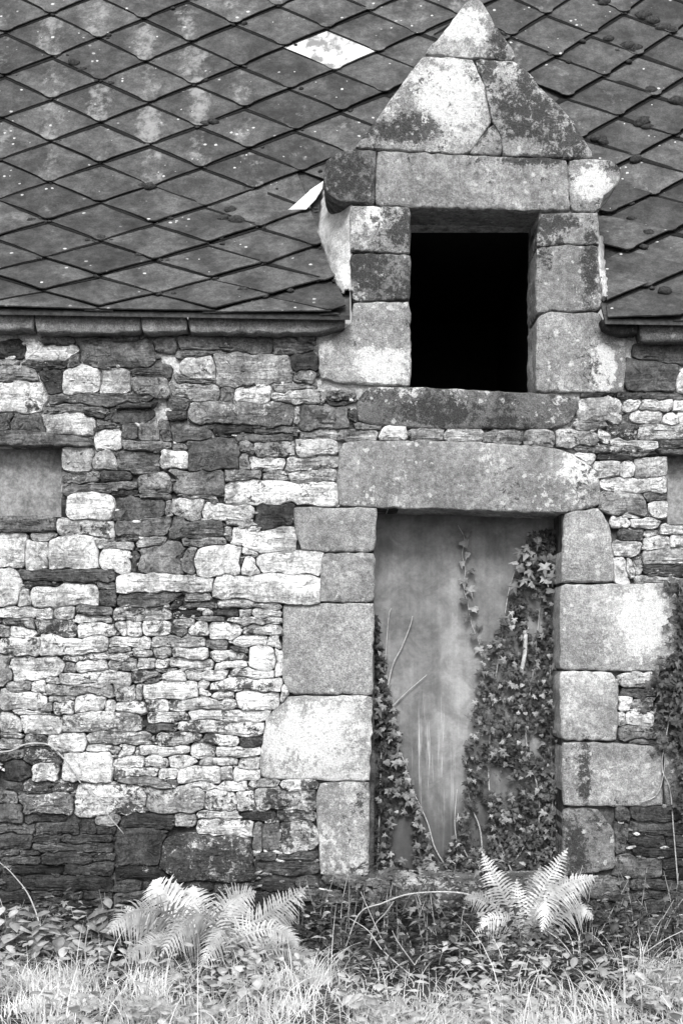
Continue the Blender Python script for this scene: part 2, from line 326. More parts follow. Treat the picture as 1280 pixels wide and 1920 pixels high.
# ---- dressed granite blocks: outline in photo pixels, depth, tone, lichen, stain
GR = [  # door surround
 ('w', [(642,830),(760,826),(900,830),(1010,838),(1060,846),(1095,866),(1121,888),(1124,946),(1060,961),(950,958),(705,950),(636,946),(632,900),(637,860)], .32, 158, .45, .25),
 ('w', [(551,952),(706,953),(701,1033),(566,1033),(556,1000)], .32, 165, .25, .05),
 ('w', [(605,1039),(701,1037),(700,1128),(600,1127)], .32, 165, .35, .15),
 ('w', [(531,1135),(700,1132),(697,1302),(542,1300),(531,1270)], .32, 168, .2, .05),
 ('w', [(499,1350),(540,1306),(697,1306),(692,1464),(491,1459),(487,1438)], .32, 178, .55, .1),
 ('w', [(600,1469),(692,1468),(690,1642),(602,1640),(594,1500)], .32, 165, .5, .3),
 ('w', [(1060,964),(1122,952),(1142,985),(1152,1090),(1051,1092)], .32, 172, .4, .1),
 ('w', [(1050,1097),(1180,1096),(1266,1094),(1270,1250),(1240,1258),(1050,1254)], .32, 178, .5, .05),
 ('w', [(1051,1260),(1146,1260),(1158,1282),(1155,1388),(1052,1386)], .32, 182, .35, .05),
 ('w', [(1054,1393),(1150,1394),(1240,1402),(1241,1510),(1056,1511)], .32, 165, .45, .3),
 ('w', [(1055,1517),(1120,1518),(1150,1560),(1151,1628),(1080,1642),(1055,1642)], .32, 140, .4, .45),
 ('w', [(1246,1410),(1310,1404),(1310,1512),(1247,1512)], .12, 145, .35, .2),
 # dormer
 ('d', [(796,101),(820,75),(850,38),(872,6),(888,-6),(903,2),(925,45),(945,73),(966,106),(960,111),(890,107)], .20, 175, .5, .3),
 ('d', [(665,276),(700,233),(745,172),(792,106),(885,112),(906,160),(920,228),(876,288),(780,282)], .20, 165, .5, .35),
 ('d', [(923,232),(935,250),(940,291),(880,288)], .15, 165, .3, .4),
 ('d', [(890,112),(962,116),(985,131),(1010,163),(1050,199),(1072,227),(1095,263),(1113,296),(1000,295),(944,291),(938,248),(924,226),(910,160)], .20, 178, .45, .6),
 ('d', [(608,325),(612,300),(638,284),(668,281),(704,284),(702,382),(650,377),(625,371),(610,352)], .30, 120, .3, .5),
 ('d', [(707,284),(900,293),(1062,300),(1067,394),(765,388),(705,383)], .28, 160, .4, .3),
 ('d', [(1066,301),(1113,299),(1148,303),(1163,318),(1158,345),(1128,366),(1126,390),(1112,397),(1070,395)], .30, 165, .5, .3),
 ('d', [(656,386),(768,389),(768,474),(658,470)], .32, 160, .5, .55),
 ('d', [(658,477),(768,478),(768,561),(661,564)], .32, 130, .4, .65),
 ('d', [(661,569),(768,566),(768,723),(640,716),(601,709),(597,645),(636,628),(661,604)], .32, 168, .45, .3),
 ('d', [(1014,402),(1119,399),(1124,459),(1050,457),(1006,462)], .32, 165, .4, .55),
 ('d', [(1006,466),(1050,461),(1120,463),(1126,578),(1060,584),(1034,578),(1006,590)], .32, 150, .4, .4),
 ('d', [(1006,595),(1032,584),(1062,589),(1124,586),(1130,622),(1173,632),(1169,735),(1006,733)], .32, 158, .5, .3),
 ('d', [(690,728),(764,726),(900,733),(1003,738),(1080,746),(1085,765),(1064,795),(1020,803),(800,802),(700,796),(672,790),(668,756)], .40, 120, .4, .55),
]
def block(poly, depth, tone, lich, stain, parent, name='granite_block', mat='granite', proud=0.0):
    P = np.array(poly, float)
    # resample with a little wander and softened corners
    out = []
    n = len(P)
    for i in range(n):
        a, b = P[i], P[(i+1) % n]; L = np.hypot(*(b-a)); k = max(1, int(L/11))
        for q in range(k):
            t = q/k; pt = a+(b-a)*t
            out.append(pt)
    Q = np.array(out); Qs = Q*.72 + .14*np.roll(Q, 1, 0) + .14*np.roll(Q, -1, 0)
    Qs += np.random.normal(0, .8, Qs.shape)
    area = 0.5*np.sum(Qs[:,0]*np.roll(Qs[:,1],-1)-np.roll(Qs[:,0],-1)*Qs[:,1])
    if area < 0: Qs = Qs[::-1]
    t = np.roll(Qs,-1,0)-np.roll(Qs,1,0); t /= np.linalg.norm(t,axis=1)[:,None]+1e-9
    nrm = np.stack([-t[:,1], t[:,0]],1)             # inward (pixel y is down)
    Qs = Qs - nrm*(1.5 if mat == 'granite' else .9)
    m = len(Qs); jit = np.random.normal(0, 1, m)
    rings = [(0.0, depth), (0.0, 0.008), (1.0, 0.002), (2.6, -0.002), (6.0, -0.004)]
    vv, ff = [], []
    for off, y in rings:
        ji = (jit*0.7 if off > 0 and off < 9 else jit*0)
        pts = Qs + nrm*(off+ji)[:,None] if off > 0 else Qs
        for k in range(m):
            yy = y - proud + (np.random.normal(0, .0012) if off > 0 else 0)
            p = W(*pts[k]); vv.append((p.x, yy, p.z))
    for r in range(len(rings)-1):
        for k in range(m):
            ff.append((r*m+k, r*m+(k+1) % m, (r+1)*m+(k+1) % m, (r+1)*m+k))
    ff.append(tuple(range(4*m, 5*m))); ff.append(tuple(range(m))[::-1])
    c = W(*Qs.mean(0))
    o = mesh_obj(name, vv, ff, M[mat], parent, c)
    fix_normals(o.data); smooth_front(o.data)
    o.color = (lin(tone, .92), lich, stain, 1.0)
    return o
def fix_normals(me):
    bm = bmesh.new(); bm.from_mesh(me); bmesh.ops.recalc_face_normals(bm, faces=bm.faces); bm.to_mesh(me); bm.free()
def smooth_front(me):
    me.polygons.foreach_set('use_smooth', [True]*len(me.polygons)); me.update()
    try: me.set_sharp_from_angle(angle=R(32))
    except Exception: pass

# dormer body: cheeks, back boarding and small hidden roof behind the gable
roofy = 1.75
dv, df = [], []
def dq(pts):
    n = len(dv); dv.extend(pts); df.append(tuple(range(n, n+len(pts))))
xL, xR = W(668,0).x, W(1112,0).x; zT = W(0,290).z; zB = W(0,600).z; zA = W(0,12).z; xA = W(888,0).x
zC = W(0, 402).z
for x in (xL, xR):
    dq([(x, .06, zB-.2), (x, roofy, zB-.2), (x, roofy, zT), (x, .06, zT)])
dq([(xL-.05, .17, zT-.02), (xA, .17, zA-.03), (xA, roofy, zA-.03), (xL-.05, roofy, zT-.02)])
dq([(xR+.05, .17, zT-.02), (xR+.05, roofy, zT-.02), (xA, roofy, zA-.03), (xA, .17, zA-.03)])
dq([(xL-.03, .16, zT), (xR+.03, .16, zT), (xA, .16, zA-.05)])
dormer = mesh_obj('dormer', dv, df, M['batten'], cot)
for k, poly, dp, tn, li, sn in GR:
    block(poly, dp, tn, li, sn, wall if k == 'w' else dormer)
# dark loft behind the dormer opening
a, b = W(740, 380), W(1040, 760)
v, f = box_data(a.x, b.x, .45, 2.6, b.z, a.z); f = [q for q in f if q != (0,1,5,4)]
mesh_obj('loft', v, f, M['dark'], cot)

# ---- rubble stones: x0,y0,x1,y1, tone, lichen, stain  (photo pixels)
ST = """
0 642 50 672 60|50 641 142 672 195|85 632 140 643 120|146 641 282 688 105|215 632 268 640 110|284 638 322 656 100|0 673 42 687 110|48 673 125 690 75|128 660 148 690 110
0 688 72 712 115|74 690 118 735 75|0 717 83 771 232|120 690 186 738 248|188 690 240 737 150|245 688 320 706 85|246 709 312 746 130|88 738 285 757 95|75 757 210 772 110|212 757 290 770 85
0 773 26 806 95|28 775 84 808 100|88 778 173 812 160|152 770 196 781 90|200 760 288 792 75|176 784 225 803 140|174 805 229 850 240|229 795 258 822 90|258 790 298 825 125|298 792 325 830 95|230 826 320 845 120|117 845 168 882 150|170 850 216 882 150|218 847 298 885 95|300 845 350 876 180
335 630 508 660 95|520 640 588 660 110|562 630 596 642 130|400 662 550 720 140|548 664 592 694 70|552 696 588 720 110|345 672 400 708 150|330 657 430 668 110|320 716 412 745 140|330 704 395 715 130|414 722 437 752 110|443 724 502 753 215|505 721 595 733 150|504 736 610 756 170|612 735 662 751 120
320 748 355 770 80|360 757 546 800 115|320 775 355 792 100|547 765 565 790 250|566 759 652 804 110|612 752 668 766 70|320 794 392 826 85|394 795 470 815 60|472 801 555 815 100|443 818 545 830 95|556 808 706 822 140|350 827 450 880 90|452 832 478 852 110|482 832 550 858 150|320 830 350 843 120|555 826 632 857 205 .6|468 858 532 883 205|534 859 632 881 160|448 853 466 880 170
117 884 185 900 105|187 885 245 902 90|117 903 258 918 110|205 919 262 930 70|262 894 330 924 120|262 925 322 935 140|132 927 214 975 235|216 933 303 973 80|305 937 322 972 150|108 977 215 1005 190|218 976 320 1000 100|322 977 418 1008 95|220 1002 262 1012 130|172 1008 250 1027 130|252 1008 312 1020 150
0 1003 50 1062 245|50 1012 90 1066 243|92 1007 184 1068 240 0 .25|192 1028 247 1072 245|249 1030 261 1070 80|263 1021 347 1073 115|60 1002 105 1011 150|0 1070 37 1135 185 .4|40 1070 222 1089 85|42 1090 112 1104 100|225 1076 402 1108 247|62 1094 184 1134 228 0 .2|40 1106 60 1136 170|186 1104 222 1128 90|224 1110 338 1130 100|0 1136 98 1158 230|102 1140 140 1158 215|142 1136 210 1150 120|212 1143 318 1158 150 .5|180 1091 222 1103 120
320 882 412 926 110|415 883 488 900 130|490 887 540 900 150|542 883 630 904 150|416 905 632 942 205 .3|320 932 378 972 150|380 945 472 976 218|424 972 476 985 185|480 948 547 984 70 .3|335 929 412 937 150|420 988 436 1018 120|340 1012 425 1026 120|434 993 554 1034 250|347 1027 366 1072 130|366 1029 454 1073 247|440 1034 486 1043 242|463 1046 484 1076 250|487 1037 599 1073 250|450 1046 460 1062 100|405 1077 598 1126 252
340 1110 400 1129 190|322 1110 338 1140 90|332 1132 408 1142 110|410 1130 528 1141 175|325 1144 378 1156 60|381 1145 396 1155 150|398 1144 450 1158 75|453 1142 472 1158 175|476 1142 526 1158 165 .6|425 1160 528 1172 185|367 1158 420 1168 120|325 1159 365 1173 150 .4
8 1161 62 1173 140|65 1162 140 1188 165|142 1152 210 1165 160 .4|152 1166 212 1192 232|213 1167 232 1190 210|240 1166 268 1190 225|0 1175 20 1194 160 .4|25 1174 60 1196 190|0 1197 68 1232 205 .5|73 1192 194 1226 205|196 1192 284 1212 190 .3|197 1213 245 1224 150|246 1213 286 1228 190|118 1226 242 1237 205|20 1233 120 1274 205 .4 .2|0 1230 18 1280 150|121 1242 142 1262 140|145 1239 206 1260 240|207 1237 253 1252 150 .4|255 1232 286 1253 180
110 1262 245 1281 235 .4|247 1258 302 1277 140|60 1277 85 1300 205|5 1277 58 1302 140|87 1270 112 1284 210|87 1286 208 1303 150 .4|210 1282 256 1312 225|260 1280 268 1310 180|0 1294 84 1330 190 .3|86 1304 145 1313 215|98 1314 138 1340 195 .3|70 1318 97 1335 180|142 1303 192 1335 205 .4|193 1316 211 1335 200|213 1315 268 1334 220|0 1340 38 1372 160 .5|25 1333 110 1340 225|40 1341 114 1375 190 .2|118 1337 256 1372 115 .7 .2|258 1333 268 1362 200|0 1373 40 1382 175|42 1377 82 1398 140 .4|88 1376 163 1408 205 .3|166 1376 290 1397 135 .6 .2|0 1384 35 1404 150
270 1165 318 1188 228|320 1171 346 1188 110|355 1165 390 1192 235|391 1168 452 1200 237|456 1173 527 1191 180 .5|287 1192 385 1212 155 .4|388 1201 424 1214 110 .5|438 1194 506 1213 212|508 1194 527 1216 200 .4|289 1213 319 1232 165 .3|322 1214 392 1235 226|395 1224 462 1240 222|435 1215 464 1224 130|465 1215 514 1252 250|292 1235 312 1254 226|316 1237 400 1254 217|402 1241 460 1257 205|270 1256 330 1262 222|270 1263 300 1280 110|302 1262 347 1277 236|348 1257 427 1275 226|430 1257 514 1271 220|516 1219 530 1267 250|270 1280 374 1310 226 .2|377 1275 404 1291 205|407 1274 528 1299 195|376 1293 400 1305 205|402 1297 445 1312 212|447 1300 524 1335 217|527 1290 544 1320 220|318 1313 446 1333 175|270 1313 316 1332 190 .4
270 1335 353 1358 195 .3|355 1336 500 1354 218|270 1361 332 1375 95 .3|336 1357 492 1379 217|294 1380 378 1401 175 .6|381 1381 448 1398 195 .3|450 1381 492 1399 100 .3|270 1377 292 1397 195
167 1399 222 1415 170|223 1399 246 1420 205|248 1402 353 1419 205|0 1406 44 1424 105|46 1403 118 1432 85 .5 .3|65 1433 107 1468 205|15 1430 52 1463 60 .2|124 1408 209 1462 218 .4 .2|211 1420 268 1441 195 .3|270 1423 312 1440 205|212 1443 296 1457 205|225 1462 330 1474 110|12 1465 48 1486 85 .4|50 1468 96 1489 75 .6|98 1469 147 1485 75 .5|0 1484 36 1506 110|38 1490 133 1527 115 .5|148 1471 268 1528 200 .3 .5|273 1477 378 1523 140 .4 .3
0 1509 44 1541 85|46 1531 120 1543 65|62 1545 143 1563 78|0 1544 58 1563 90|146 1543 174 1560 75|176 1531 224 1545 130|226 1531 322 1548 65|0 1566 58 1592 70|60 1566 208 1597 72|178 1549 218 1562 65|0 1595 74 1625 80|82 1599 166 1621 65|168 1599 208 1615 60|126 1618 208 1639 72|10 1627 122 1640 45|0 1643 32 1669 55|45 1643 208 1667 60|0 1672 58 1692 60|60 1672 122 1698 75|125 1672 212 1700 80|218 1558 308 1625 70|216 1628 330 1652 50|0 1696 120 1718 62|122 1704 230 1730 60|0 1722 110 1750 60|215 1655 330 1690 70|332 1662 440 1700 60|442 1660 550 1690 55|232 1694 400 1730 55|402 1704 560 1738 55
357 1400 406 1422 232|410 1403 488 1419 172|315 1422 365 1434 182|370 1425 450 1436 155|455 1421 486 1442 195 .5|298 1442 332 1459 205|338 1438 413 1467 237|416 1440 440 1462 190 .3|443 1445 486 1462 222|300 1462 334 1474 130|357 1469 398 1478 215|400 1468 470 1481 222|472 1467 524 1480 180 .5|527 1467 592 1480 195 .4|482 1485 592 1518 138|381 1485 445 1518 222|448 1484 476 1520 232 .3|370 1522 445 1536 185 .4|450 1527 520 1540 65|522 1522 592 1538 130 .3|325 1525 366 1545 130|368 1540 472 1568 205 .3|312 1570 472 1646 120 .6 .75|476 1543 491 1592 110|493 1543 526 1594 95 .4|528 1543 592 1598 130 .8 .5|480 1600 592 1636 85 .5 .6
715 805 755 824 230|758 808 830 826 130|832 808 902 824 150|904 812 976 830 110|985 811 1040 832 135|660 800 712 808 110|640 756 666 790 80
1195 648 1300 674 80|1174 678 1266 734 92|1270 690 1300 735 222|1090 733 1150 744 90|1155 738 1195 749 100|1198 738 1300 749 100|1090 748 1158 788 155 .4|1162 753 1192 768 232|1184 770 1240 790 170 .3|1195 751 1262 768 175|1264 752 1300 767 232|1242 780 1271 796 240|1273 770 1300 796 232|1077 792 1130 805 130|1045 808 1108 836 155 .3|1110 808 1130 830 212|1132 797 1195 820 80 .7|1197 798 1300 819 130 .7|1140 824 1228 837 195 .4|1232 822 1300 847 85 .5|1075 839 1230 849 110 .6
1078 851 1114 866 222|1118 851 1188 861 85 .5|1114 864 1160 896 247|1162 867 1190 895 205|1192 855 1251 895 150 .6|1128 898 1254 922 242|1127 924 1205 958 130 .2|1207 923 1251 934 110 .6|1220 938 1250 965 242|1165 960 1196 967 232|1152 967 1176 982 205|1182 970 1234 988 212|1236 982 1300 1003 205|1162 993 1205 1015 90 .4|1208 990 1250 1002 212|1150 1017 1202 1042 247|1206 1006 1256 1026 215|1258 1006 1300 1024 200|1206 1029 1300 1056 130 .3|1206 1059 1300 1079 75 .4|1154 1046 1175 1092 242|1177 1050 1187 1082 205|1190 1082 1300 1093 150 .6|1190 1035 1204 1078 150 .5
1273 1098 1320 1160 110 .4|1273 1164 1320 1250 95 .3|1162 1264 1230 1286 170 .5|1162 1289 1230 1304 85 .5|1162 1307 1180 1326 222|1183 1308 1230 1325 150 .5|1162 1338 1172 1358 150|1174 1338 1226 1358 215 .5|1163 1363 1228 1384 120|1180 1387 1232 1396 145|1233 1264 1320 1300 85 .3|1233 1303 1320 1345 75 .4|1230 1349 1320 1398 75 .3
1158 1521 1184 1544 95|1187 1519 1320 1541 65|1186 1545 1320 1566 75 .3|1156 1548 1182 1600 75 .4|1186 1570 1320 1606 62 .2|1156 1606 1238 1645 95 .4|1241 1611 1320 1648 50|1182 1652 1320 1686 85 .4 .5|1090 1652 1178 1690 95 .5 .3|1100 1694 1210 1730 70 .4|1214 1692 1320 1734 70 .3
556 1652 640 1690 80 .4 .3|602 1646 690 1664 90 .4 .3|645 1668 690 1700 75 .4|560 1696 690 1735 55 .3"""
stones = []
for tok in ST.replace('\n', '|').split('|'):
    q = [float(t) for t in tok.split()]
    if len(q) >= 5: stones.append((q[0], q[1], q[2], q[3], q[4], q[5] if len(q) > 5 else None, q[6] if len(q) > 6 else None))
thin = []
for q in stones:                                    # tall damp-dark stones are really two or three thin slates
    if q[1] > 1500 and q[4] < 95 and 24 < q[3]-q[1] < 45 and q[2]-q[0] > 60:
        m = q[1]+(q[3]-q[1])*random.uniform(.38, .62); xm = q[0]+(q[2]-q[0])*random.uniform(.3, .7)
        thin += [(q[0], q[1], xm-2, m-1.5)+q[4:], (xm+2, q[1], q[2], m-1.5)+q[4:], (q[0], m+1.5, q[2], q[3])+(q[4]*random.uniform(.8, 1.25),)+q[5:]]
    else: thin.append(q)
stones = thin
# extend the courses a little beyond the frame so that the wall goes on
for side in (-1, 1):
    y = 640
    while y < 1740:
        h = random.choice([16, 22, 28, 34, 40]); x = -4 if side < 0 else 1322
        tgt = -330 if side < 0 else 1650
        while (x > tgt) if side < 0 else (x < tgt):
            wd = random.uniform(45, 130); xa, xb = (x-wd, x-3) if side < 0 else (x+3, x+wd)
            blocked = (side < 0 and y+h > OPL[1]-8 and y < OPL[3]+8 and xb > OPL[0]-4) or (side > 0 and y+h > OPR[1]-8 and y < OPR[3]+8 and xa < OPR[2]+4)
            if not blocked: stones.append((xa, y+1, xb, y+h-2, random.choice([80, 110, 140, 180, 220]) if y < 1480 else 75, None, None))
            x = x-wd if side < 0 else x+wd
        y += h
# label raster: every stone grows until it meets its neighbour
GXO, GYO, G = -340, 600, 2.0
gw, gh = int((1660-GXO)/G), int((1760-GYO)/G)
XX, YY = np.meshgrid(GXO+np.arange(gw)*G, GYO+np.arange(gh)*G)
def smooth_noise(cell, amp):
    a = np.random.normal(0, amp, (int(gh*G/cell)+3, int(gw*G/cell)+3))
    fy, fx = np.arange(gh)*G/cell, np.arange(gw)*G/cell
    iy, ix = fy.astype(int), fx.astype(int); ty, tx = (fy-iy)[:,None], (fx-ix)[None,:]
    ty, tx = ty*ty*(3-2*ty), tx*tx*(3-2*tx)
    return (a[iy][:,ix]*(1-ty)+a[iy+1][:,ix]*ty)*(1-tx)+(a[iy][:,ix+1]*(1-ty)+a[iy+1][:,ix+1]*ty)*tx
WX = XX+smooth_noise(46, 4.5)+smooth_noise(12, 2.6); WY = YY+smooth_noise(60, 2.6)+smooth_noise(17, 1.9)+smooth_noise(8, 1.1)
lab = np.full((gh, gw), -1, int); best = np.full((gh, gw), 7.0)
for i, s in enumerate(stones):
    x0, y0, x1, y1 = s[:4]
    ia, ib = max(0, int((x0-16-GXO)/G)), min(gw, int((x1+16-GXO)/G)); ja, jb = max(0, int((y0-16-GYO)/G)), min(gh, int((y1+16-GYO)/G))
    if ia >= ib or ja >= jb: continue
    hx, hy = (x1-x0)/2, (y1-y0)/2; r = min(hx, hy)*random.uniform(.05, .4) if s[4] < 225 else min(hx, hy)*random.uniform(.1, .4)
    sk = random.uniform(-.07, .07)*min(1, 60/(x1-x0)); cx, cy = (x0+x1)/2, (y0+y1)/2
    tp = random.uniform(-.16, .16)
    px = WX[ja:jb, ia:ib]-cx; py = WY[ja:jb, ia:ib]-cy-sk*px
    hyl = hy*(1+tp*px/hx)                                   # wedge shape
    qx = np.abs(px)-hx+r; qy = np.abs(py)-hyl+r
    d = np.hypot(np.maximum(qx, 0), np.maximum(qy, 0))+np.minimum(np.maximum(qx, qy), 0)-r
    sub = best[ja:jb, ia:ib]; m = d < sub; sub[m] = d[m]; lab[ja:jb, ia:ib][m] = i
# granite, openings and the slabs around them keep their place
def inpoly(P):
    P = np.array(P, float); c = np.zeros(XX.shape, bool); j = len(P)-1
    for i in range(len(P)):
        xi, yi = P[i]; xj, yj = P[j]
        m = ((yi > YY) != (yj > YY)) & (XX < (xj-xi)*(YY-yi)/((yj-yi) or 1e-9)+xi); c ^= m; j = i
    return c
for k, poly, *_ in GR: lab[inpoly(poly)] = -2
SLABS = [[(-60,808),(60,809),(176,824),(175,836),(60,836),(-60,833)], [(-60,966),(104,968),(106,996),(-60,999)], [(1225,843),(1420,845),(1420,852),(1240,851)]]
for p in SLABS: lab[inpoly(p)] = -2
for h in holes: lab[(XX > h[0]-3) & (XX < h[2]+3) & (YY > h[1]-3) & (YY < h[3]+3)] = -2
lab[YY < 628] = -2

def stone_mesh(i):
    x0, y0, x1, y1, tone = stones[i][:5]
    cx, cy = (x0+x1)/2, (y0+y1)/2
    def at(x, y):
        a, b = int((x-GXO)/G+.5), int((y-GYO)/G+.5)
        return lab[b, a] if 0 <= a < gw and 0 <= b < gh else -9
    if at(cx, cy) != i:
        ok = False
        for dx, dy in ((0,3),(0,-3),(6,0),(-6,0),(10,3),(-10,-3)):
            if at(cx+dx, cy+dy) == i: cx += dx; cy += dy; ok = True; break
        if not ok: return None
    hx, hy = (x1-x0)/2, (y1-y0)/2
    n = int(max(18, min(54, (hx+hy)*4/8)))
    per = 4*(hx+hy); outl = []
    for k in range(n):
        s = per*k/n
        if s < 2*hx: q = (x0+s, y1)
        elif s < 2*hx+2*hy: q = (x1, y1-(s-2*hx))
        elif s < 4*hx+2*hy: q = (x1-(s-2*hx-2*hy), y0)
        else: q = (x0, y0+(s-4*hx-2*hy))
        # start from the stone's middle line
        e = max(0, hx-hy)*.85
        mx, my = cx+max(-e, min(e, q[0]-cx)), cy
        if at(mx, my) != i: mx, my = cx, cy
        L = math.hypot(q[0]-mx, q[1]-my) or 1; ux, uy = (q[0]-mx)/L, (q[1]-my)/L
        d = 0
        while d < L+16 and at(mx+ux*d, my+uy*d) == i: d += .5
        d = max(1.5, d-.35-random.random()*.8)
        outl.append((mx+ux*d, my+uy*d, mx, my))
    O = np.array(outl); O[:, :2] = O[:, :2]*.8+.1*(np.roll(O[:, :2], 1, 0)+np.roll(O[:, :2], -1, 0))
    area = .5*abs(np.sum(O[:,0]*np.roll(O[:,1],-1)-np.roll(O[:,0],-1)*O[:,1]))
    if area < 40: return None
    base = random.uniform(-.010, .012) + (.006 if tone < 85 else -.003)
    bul = random.uniform(.001, .010)*min(1, hy/16)
    vv, ff = [], []
    tiltx, tilty = random.uniform(-.05, .05), random.uniform(-.10, .10)
    R0 = [(0, .062, 0), (0, .006, .0035), (1.2, .0, .003), (4.5, -.35*bul, .0035), (-.5, -bul, .0035), (-.15, -bul, .0025)]
    chip = [random.uniform(.5, 2.2) for _ in range(n)]
    for fr, y, j in R0:
        for q_, (ox, oy, mx, my) in enumerate(O):
            if fr >= 0:
                L = math.hypot(ox-mx, oy-my) or 1; k_ = max(.55, 1-fr*chip[q_]/L)
            else: k_ = -fr
            px, py = mx+(ox-mx)*k_, my+(oy-my)*k_
            p = W(px, py); yy = base+y+random.gauss(0, j) if j else y
            if j: yy += tiltx*(px-cx)/SC*.6+tilty*(py-cy)/SC
            vv.append((p.x, yy, p.z))
    for r in range(len(R0)-1):
        for k in range(n): ff.append((r*n+k, r*n+(k+1) % n, (r+1)*n+(k+1) % n, (r+1)*n+k))
    ff.append(tuple(range(5*n, 6*n)))
    return area, vv, ff, W(cx, cy)
built = []
for i in range(len(stones)):
    b = stone_mesh(i)
    if b:
        vis = b[0] if -20 < stones[i][0] < 1290 and stones[i][2] > 0 else b[0]*.01
        built.append((vis, i, b))
built.sort(key=lambda t: -t[0])
def stone_colour(i):
    x0, y0, x1, y1, tone, li, sn = stones[i]
    if li is None: li = random.choice([0, .1, .2, .35]) if tone < 160 else random.choice([.1, .25, .4])
    if sn is None: sn = random.choice([.2, .3, .45]) if y0 > 1140 else random.choice([.1, .2, .3])
    if y0 > 1480 and tone < 100: li = min(li, .18); sn = min(sn, .3)
    if tone > 235: sn *= .35
    lay = random.uniform(.3, .8) if (x1-x0) > 2*(y1-y0) else random.uniform(.15, .6)
    return (lin(min(252, tone*random.uniform(.96, 1.04)), 1.65), li, sn, lay)
nstone = 0
rest = {}
for rank, (vis, i, (area, v, f, c)) in enumerate(built):
    if rank < 300:
        o = mesh_obj('stone', v, f, M['stone'], wall, c); fix_normals(o.data); smooth_front(o.data); o.color = stone_colour(i); nstone += 1
    else:
        key = min((80, 120, 170, 225), key=lambda t: abs(t-stones[i][4])); rv, rf = rest.setdefault(key, ([], [])); add(rv, rf, v, f)
for key, (rv, rf) in rest.items():
    o = mesh_obj('small_stones', rv, rf, M['stone'], wall); fix_normals(o.data); smooth_front(o.data); o.color = (lin(key, 1.35), .25, .15, .6); tag(o, kind='stuff')
print('STONES', nstone, len(built), len(stones))
# packing chips pressed into the joints
cv = {90: ([], []), 150: ([], []), 215: ([], [])}
by, bx = np.where((lab[1:-1, 1:-1] >= 0) & ((lab[1:-1, 1:-1] != lab[2:, 1:-1]) | (lab[1:-1, 1:-1] != lab[1:-1, 2:])) & (lab[2:, 1:-1] > -2) & (lab[1:-1, 2:] > -2))
sel = np.random.permutation(len(bx))
cn = 0
for q in sel:
    if cn >= 900: break
    px, py = GXO+(bx[q]+1)*G, GYO+(by[q]+1)*G
    if not (-20 < px < 1300): continue
    a_, b_ = random.uniform(3.5, 11), random.uniform(1.6, 3.6); n = 8; yb = random.uniform(-.002, .014); v, f = [], []
    tlt = random.gauss(0, .15)
    for r_i, (fr, y) in enumerate(((1, .04), (1, yb+.003), (.7, yb))):
        for k_ in range(n):
            t = 6.283*k_/n; rr = fr*random.uniform(.8, 1.15); dx, dy = a_*math.cos(t)*rr, b_*math.sin(t)*rr; p = W(px+dx, py+dy+tlt*dx); v.append((p.x, y+random.gauss(0, .0015), p.z))
    for r_i in range(2):
        for k_ in range(n): f.append((r_i*n+k_, r_i*n+(k_+1) % n, (r_i+1)*n+(k_+1) % n, (r_i+1)*n+k_))
    f.append(tuple(range(2*n, 3*n)))
    dark_ = py > 1490 and px < 420 or (py < 930 and random.random() < .6)
    add(*cv[90 if dark_ else random.choice((90, 150, 215, 215))], v, f); cn += 1
for key, (rv, rf) in cv.items():
    o = mesh_obj('packing_chips', rv, rf, M['stone'], wall); fix_normals(o.data); smooth_front(o.data); o.color = (lin(key, 1.3), .25, .25, .7); tag(o, kind='stuff')
# slabs over and under the small blocked openings
for p, tn in zip(SLABS, (135, 140, 110)):
    block(p, .16, tn, .15, .2, wall, 'slab', 'stone', 0.02)
# cornice course under the eaves
for p, tn in (([(-90,590),(68,590),(70,624),(-90,626)], 150), ([(74,590),(266,592),(266,628),(76,630)], 140), ([(270,592),(352,594),(352,626),(272,630)], 150),
              ([(357,594),(560,597),(648,600),(645,616),(600,628),(520,630),(360,628)], 140), ([(1122,604),(1188,606),(1190,630),(1160,632),(1125,624)], 75), ([(1193,606),(1400,608),(1400,644),(1196,645)], 120)):
    block(p, .25, tn, .15, .15, wall, 'cornice_stone', 'granite', 0.075)
# blocked openings
for (x0, y0, x1, y1), dp, nm in ((OPL, .11, 'blocked_window'), (OPR, .10, 'blocked_window')):
    a, b = W(x0-3, y0-3), W(x1+3, y1+3); v, f = box_data(a.x, b.x, dp, dp+.03, b.z, a.z)
    mesh_obj(nm, v, f, M['board'], cot)

# ---- door
a, b = W(690, 940), W(1066, 1665)
door = mesh_obj('door', *box_data(a.x, b.x, .291, .33, b.z, a.z), M['door'], cot)
k = (D+.27)/D
def DP(px, py, y=.27): return W(HX+(px-HX), py, y)
p = curve([DP(982,1182,.285), DP(984,1190,.215), DP(983,1225,.205), DP(977,1258,.215), DP(976,1262,.285)], 5)
mesh_obj('handle', *tube(p, .013, .011, 8), M['iron'], door, smooth=True)
v, f = box_data(DP(970,0).x, DP(990,0).x, .275, .291, DP(0,1196).z, DP(0,1176).z); mesh_obj('handle_plate', v, f, M['iron'], door)
# threshold stones in front of the door
block([(684,1648),(760,1644),(905,1650),(910,1690),(690,1700)], .30, 120, .5, .4, wall, 'threshold_stone', 'granite', 0.10)
block([(912,1650),(1060,1646),(1085,1652),(1080,1700),(914,1692)], .30, 110, .4, .4, wall, 'threshold_stone', 'granite', 0.08)

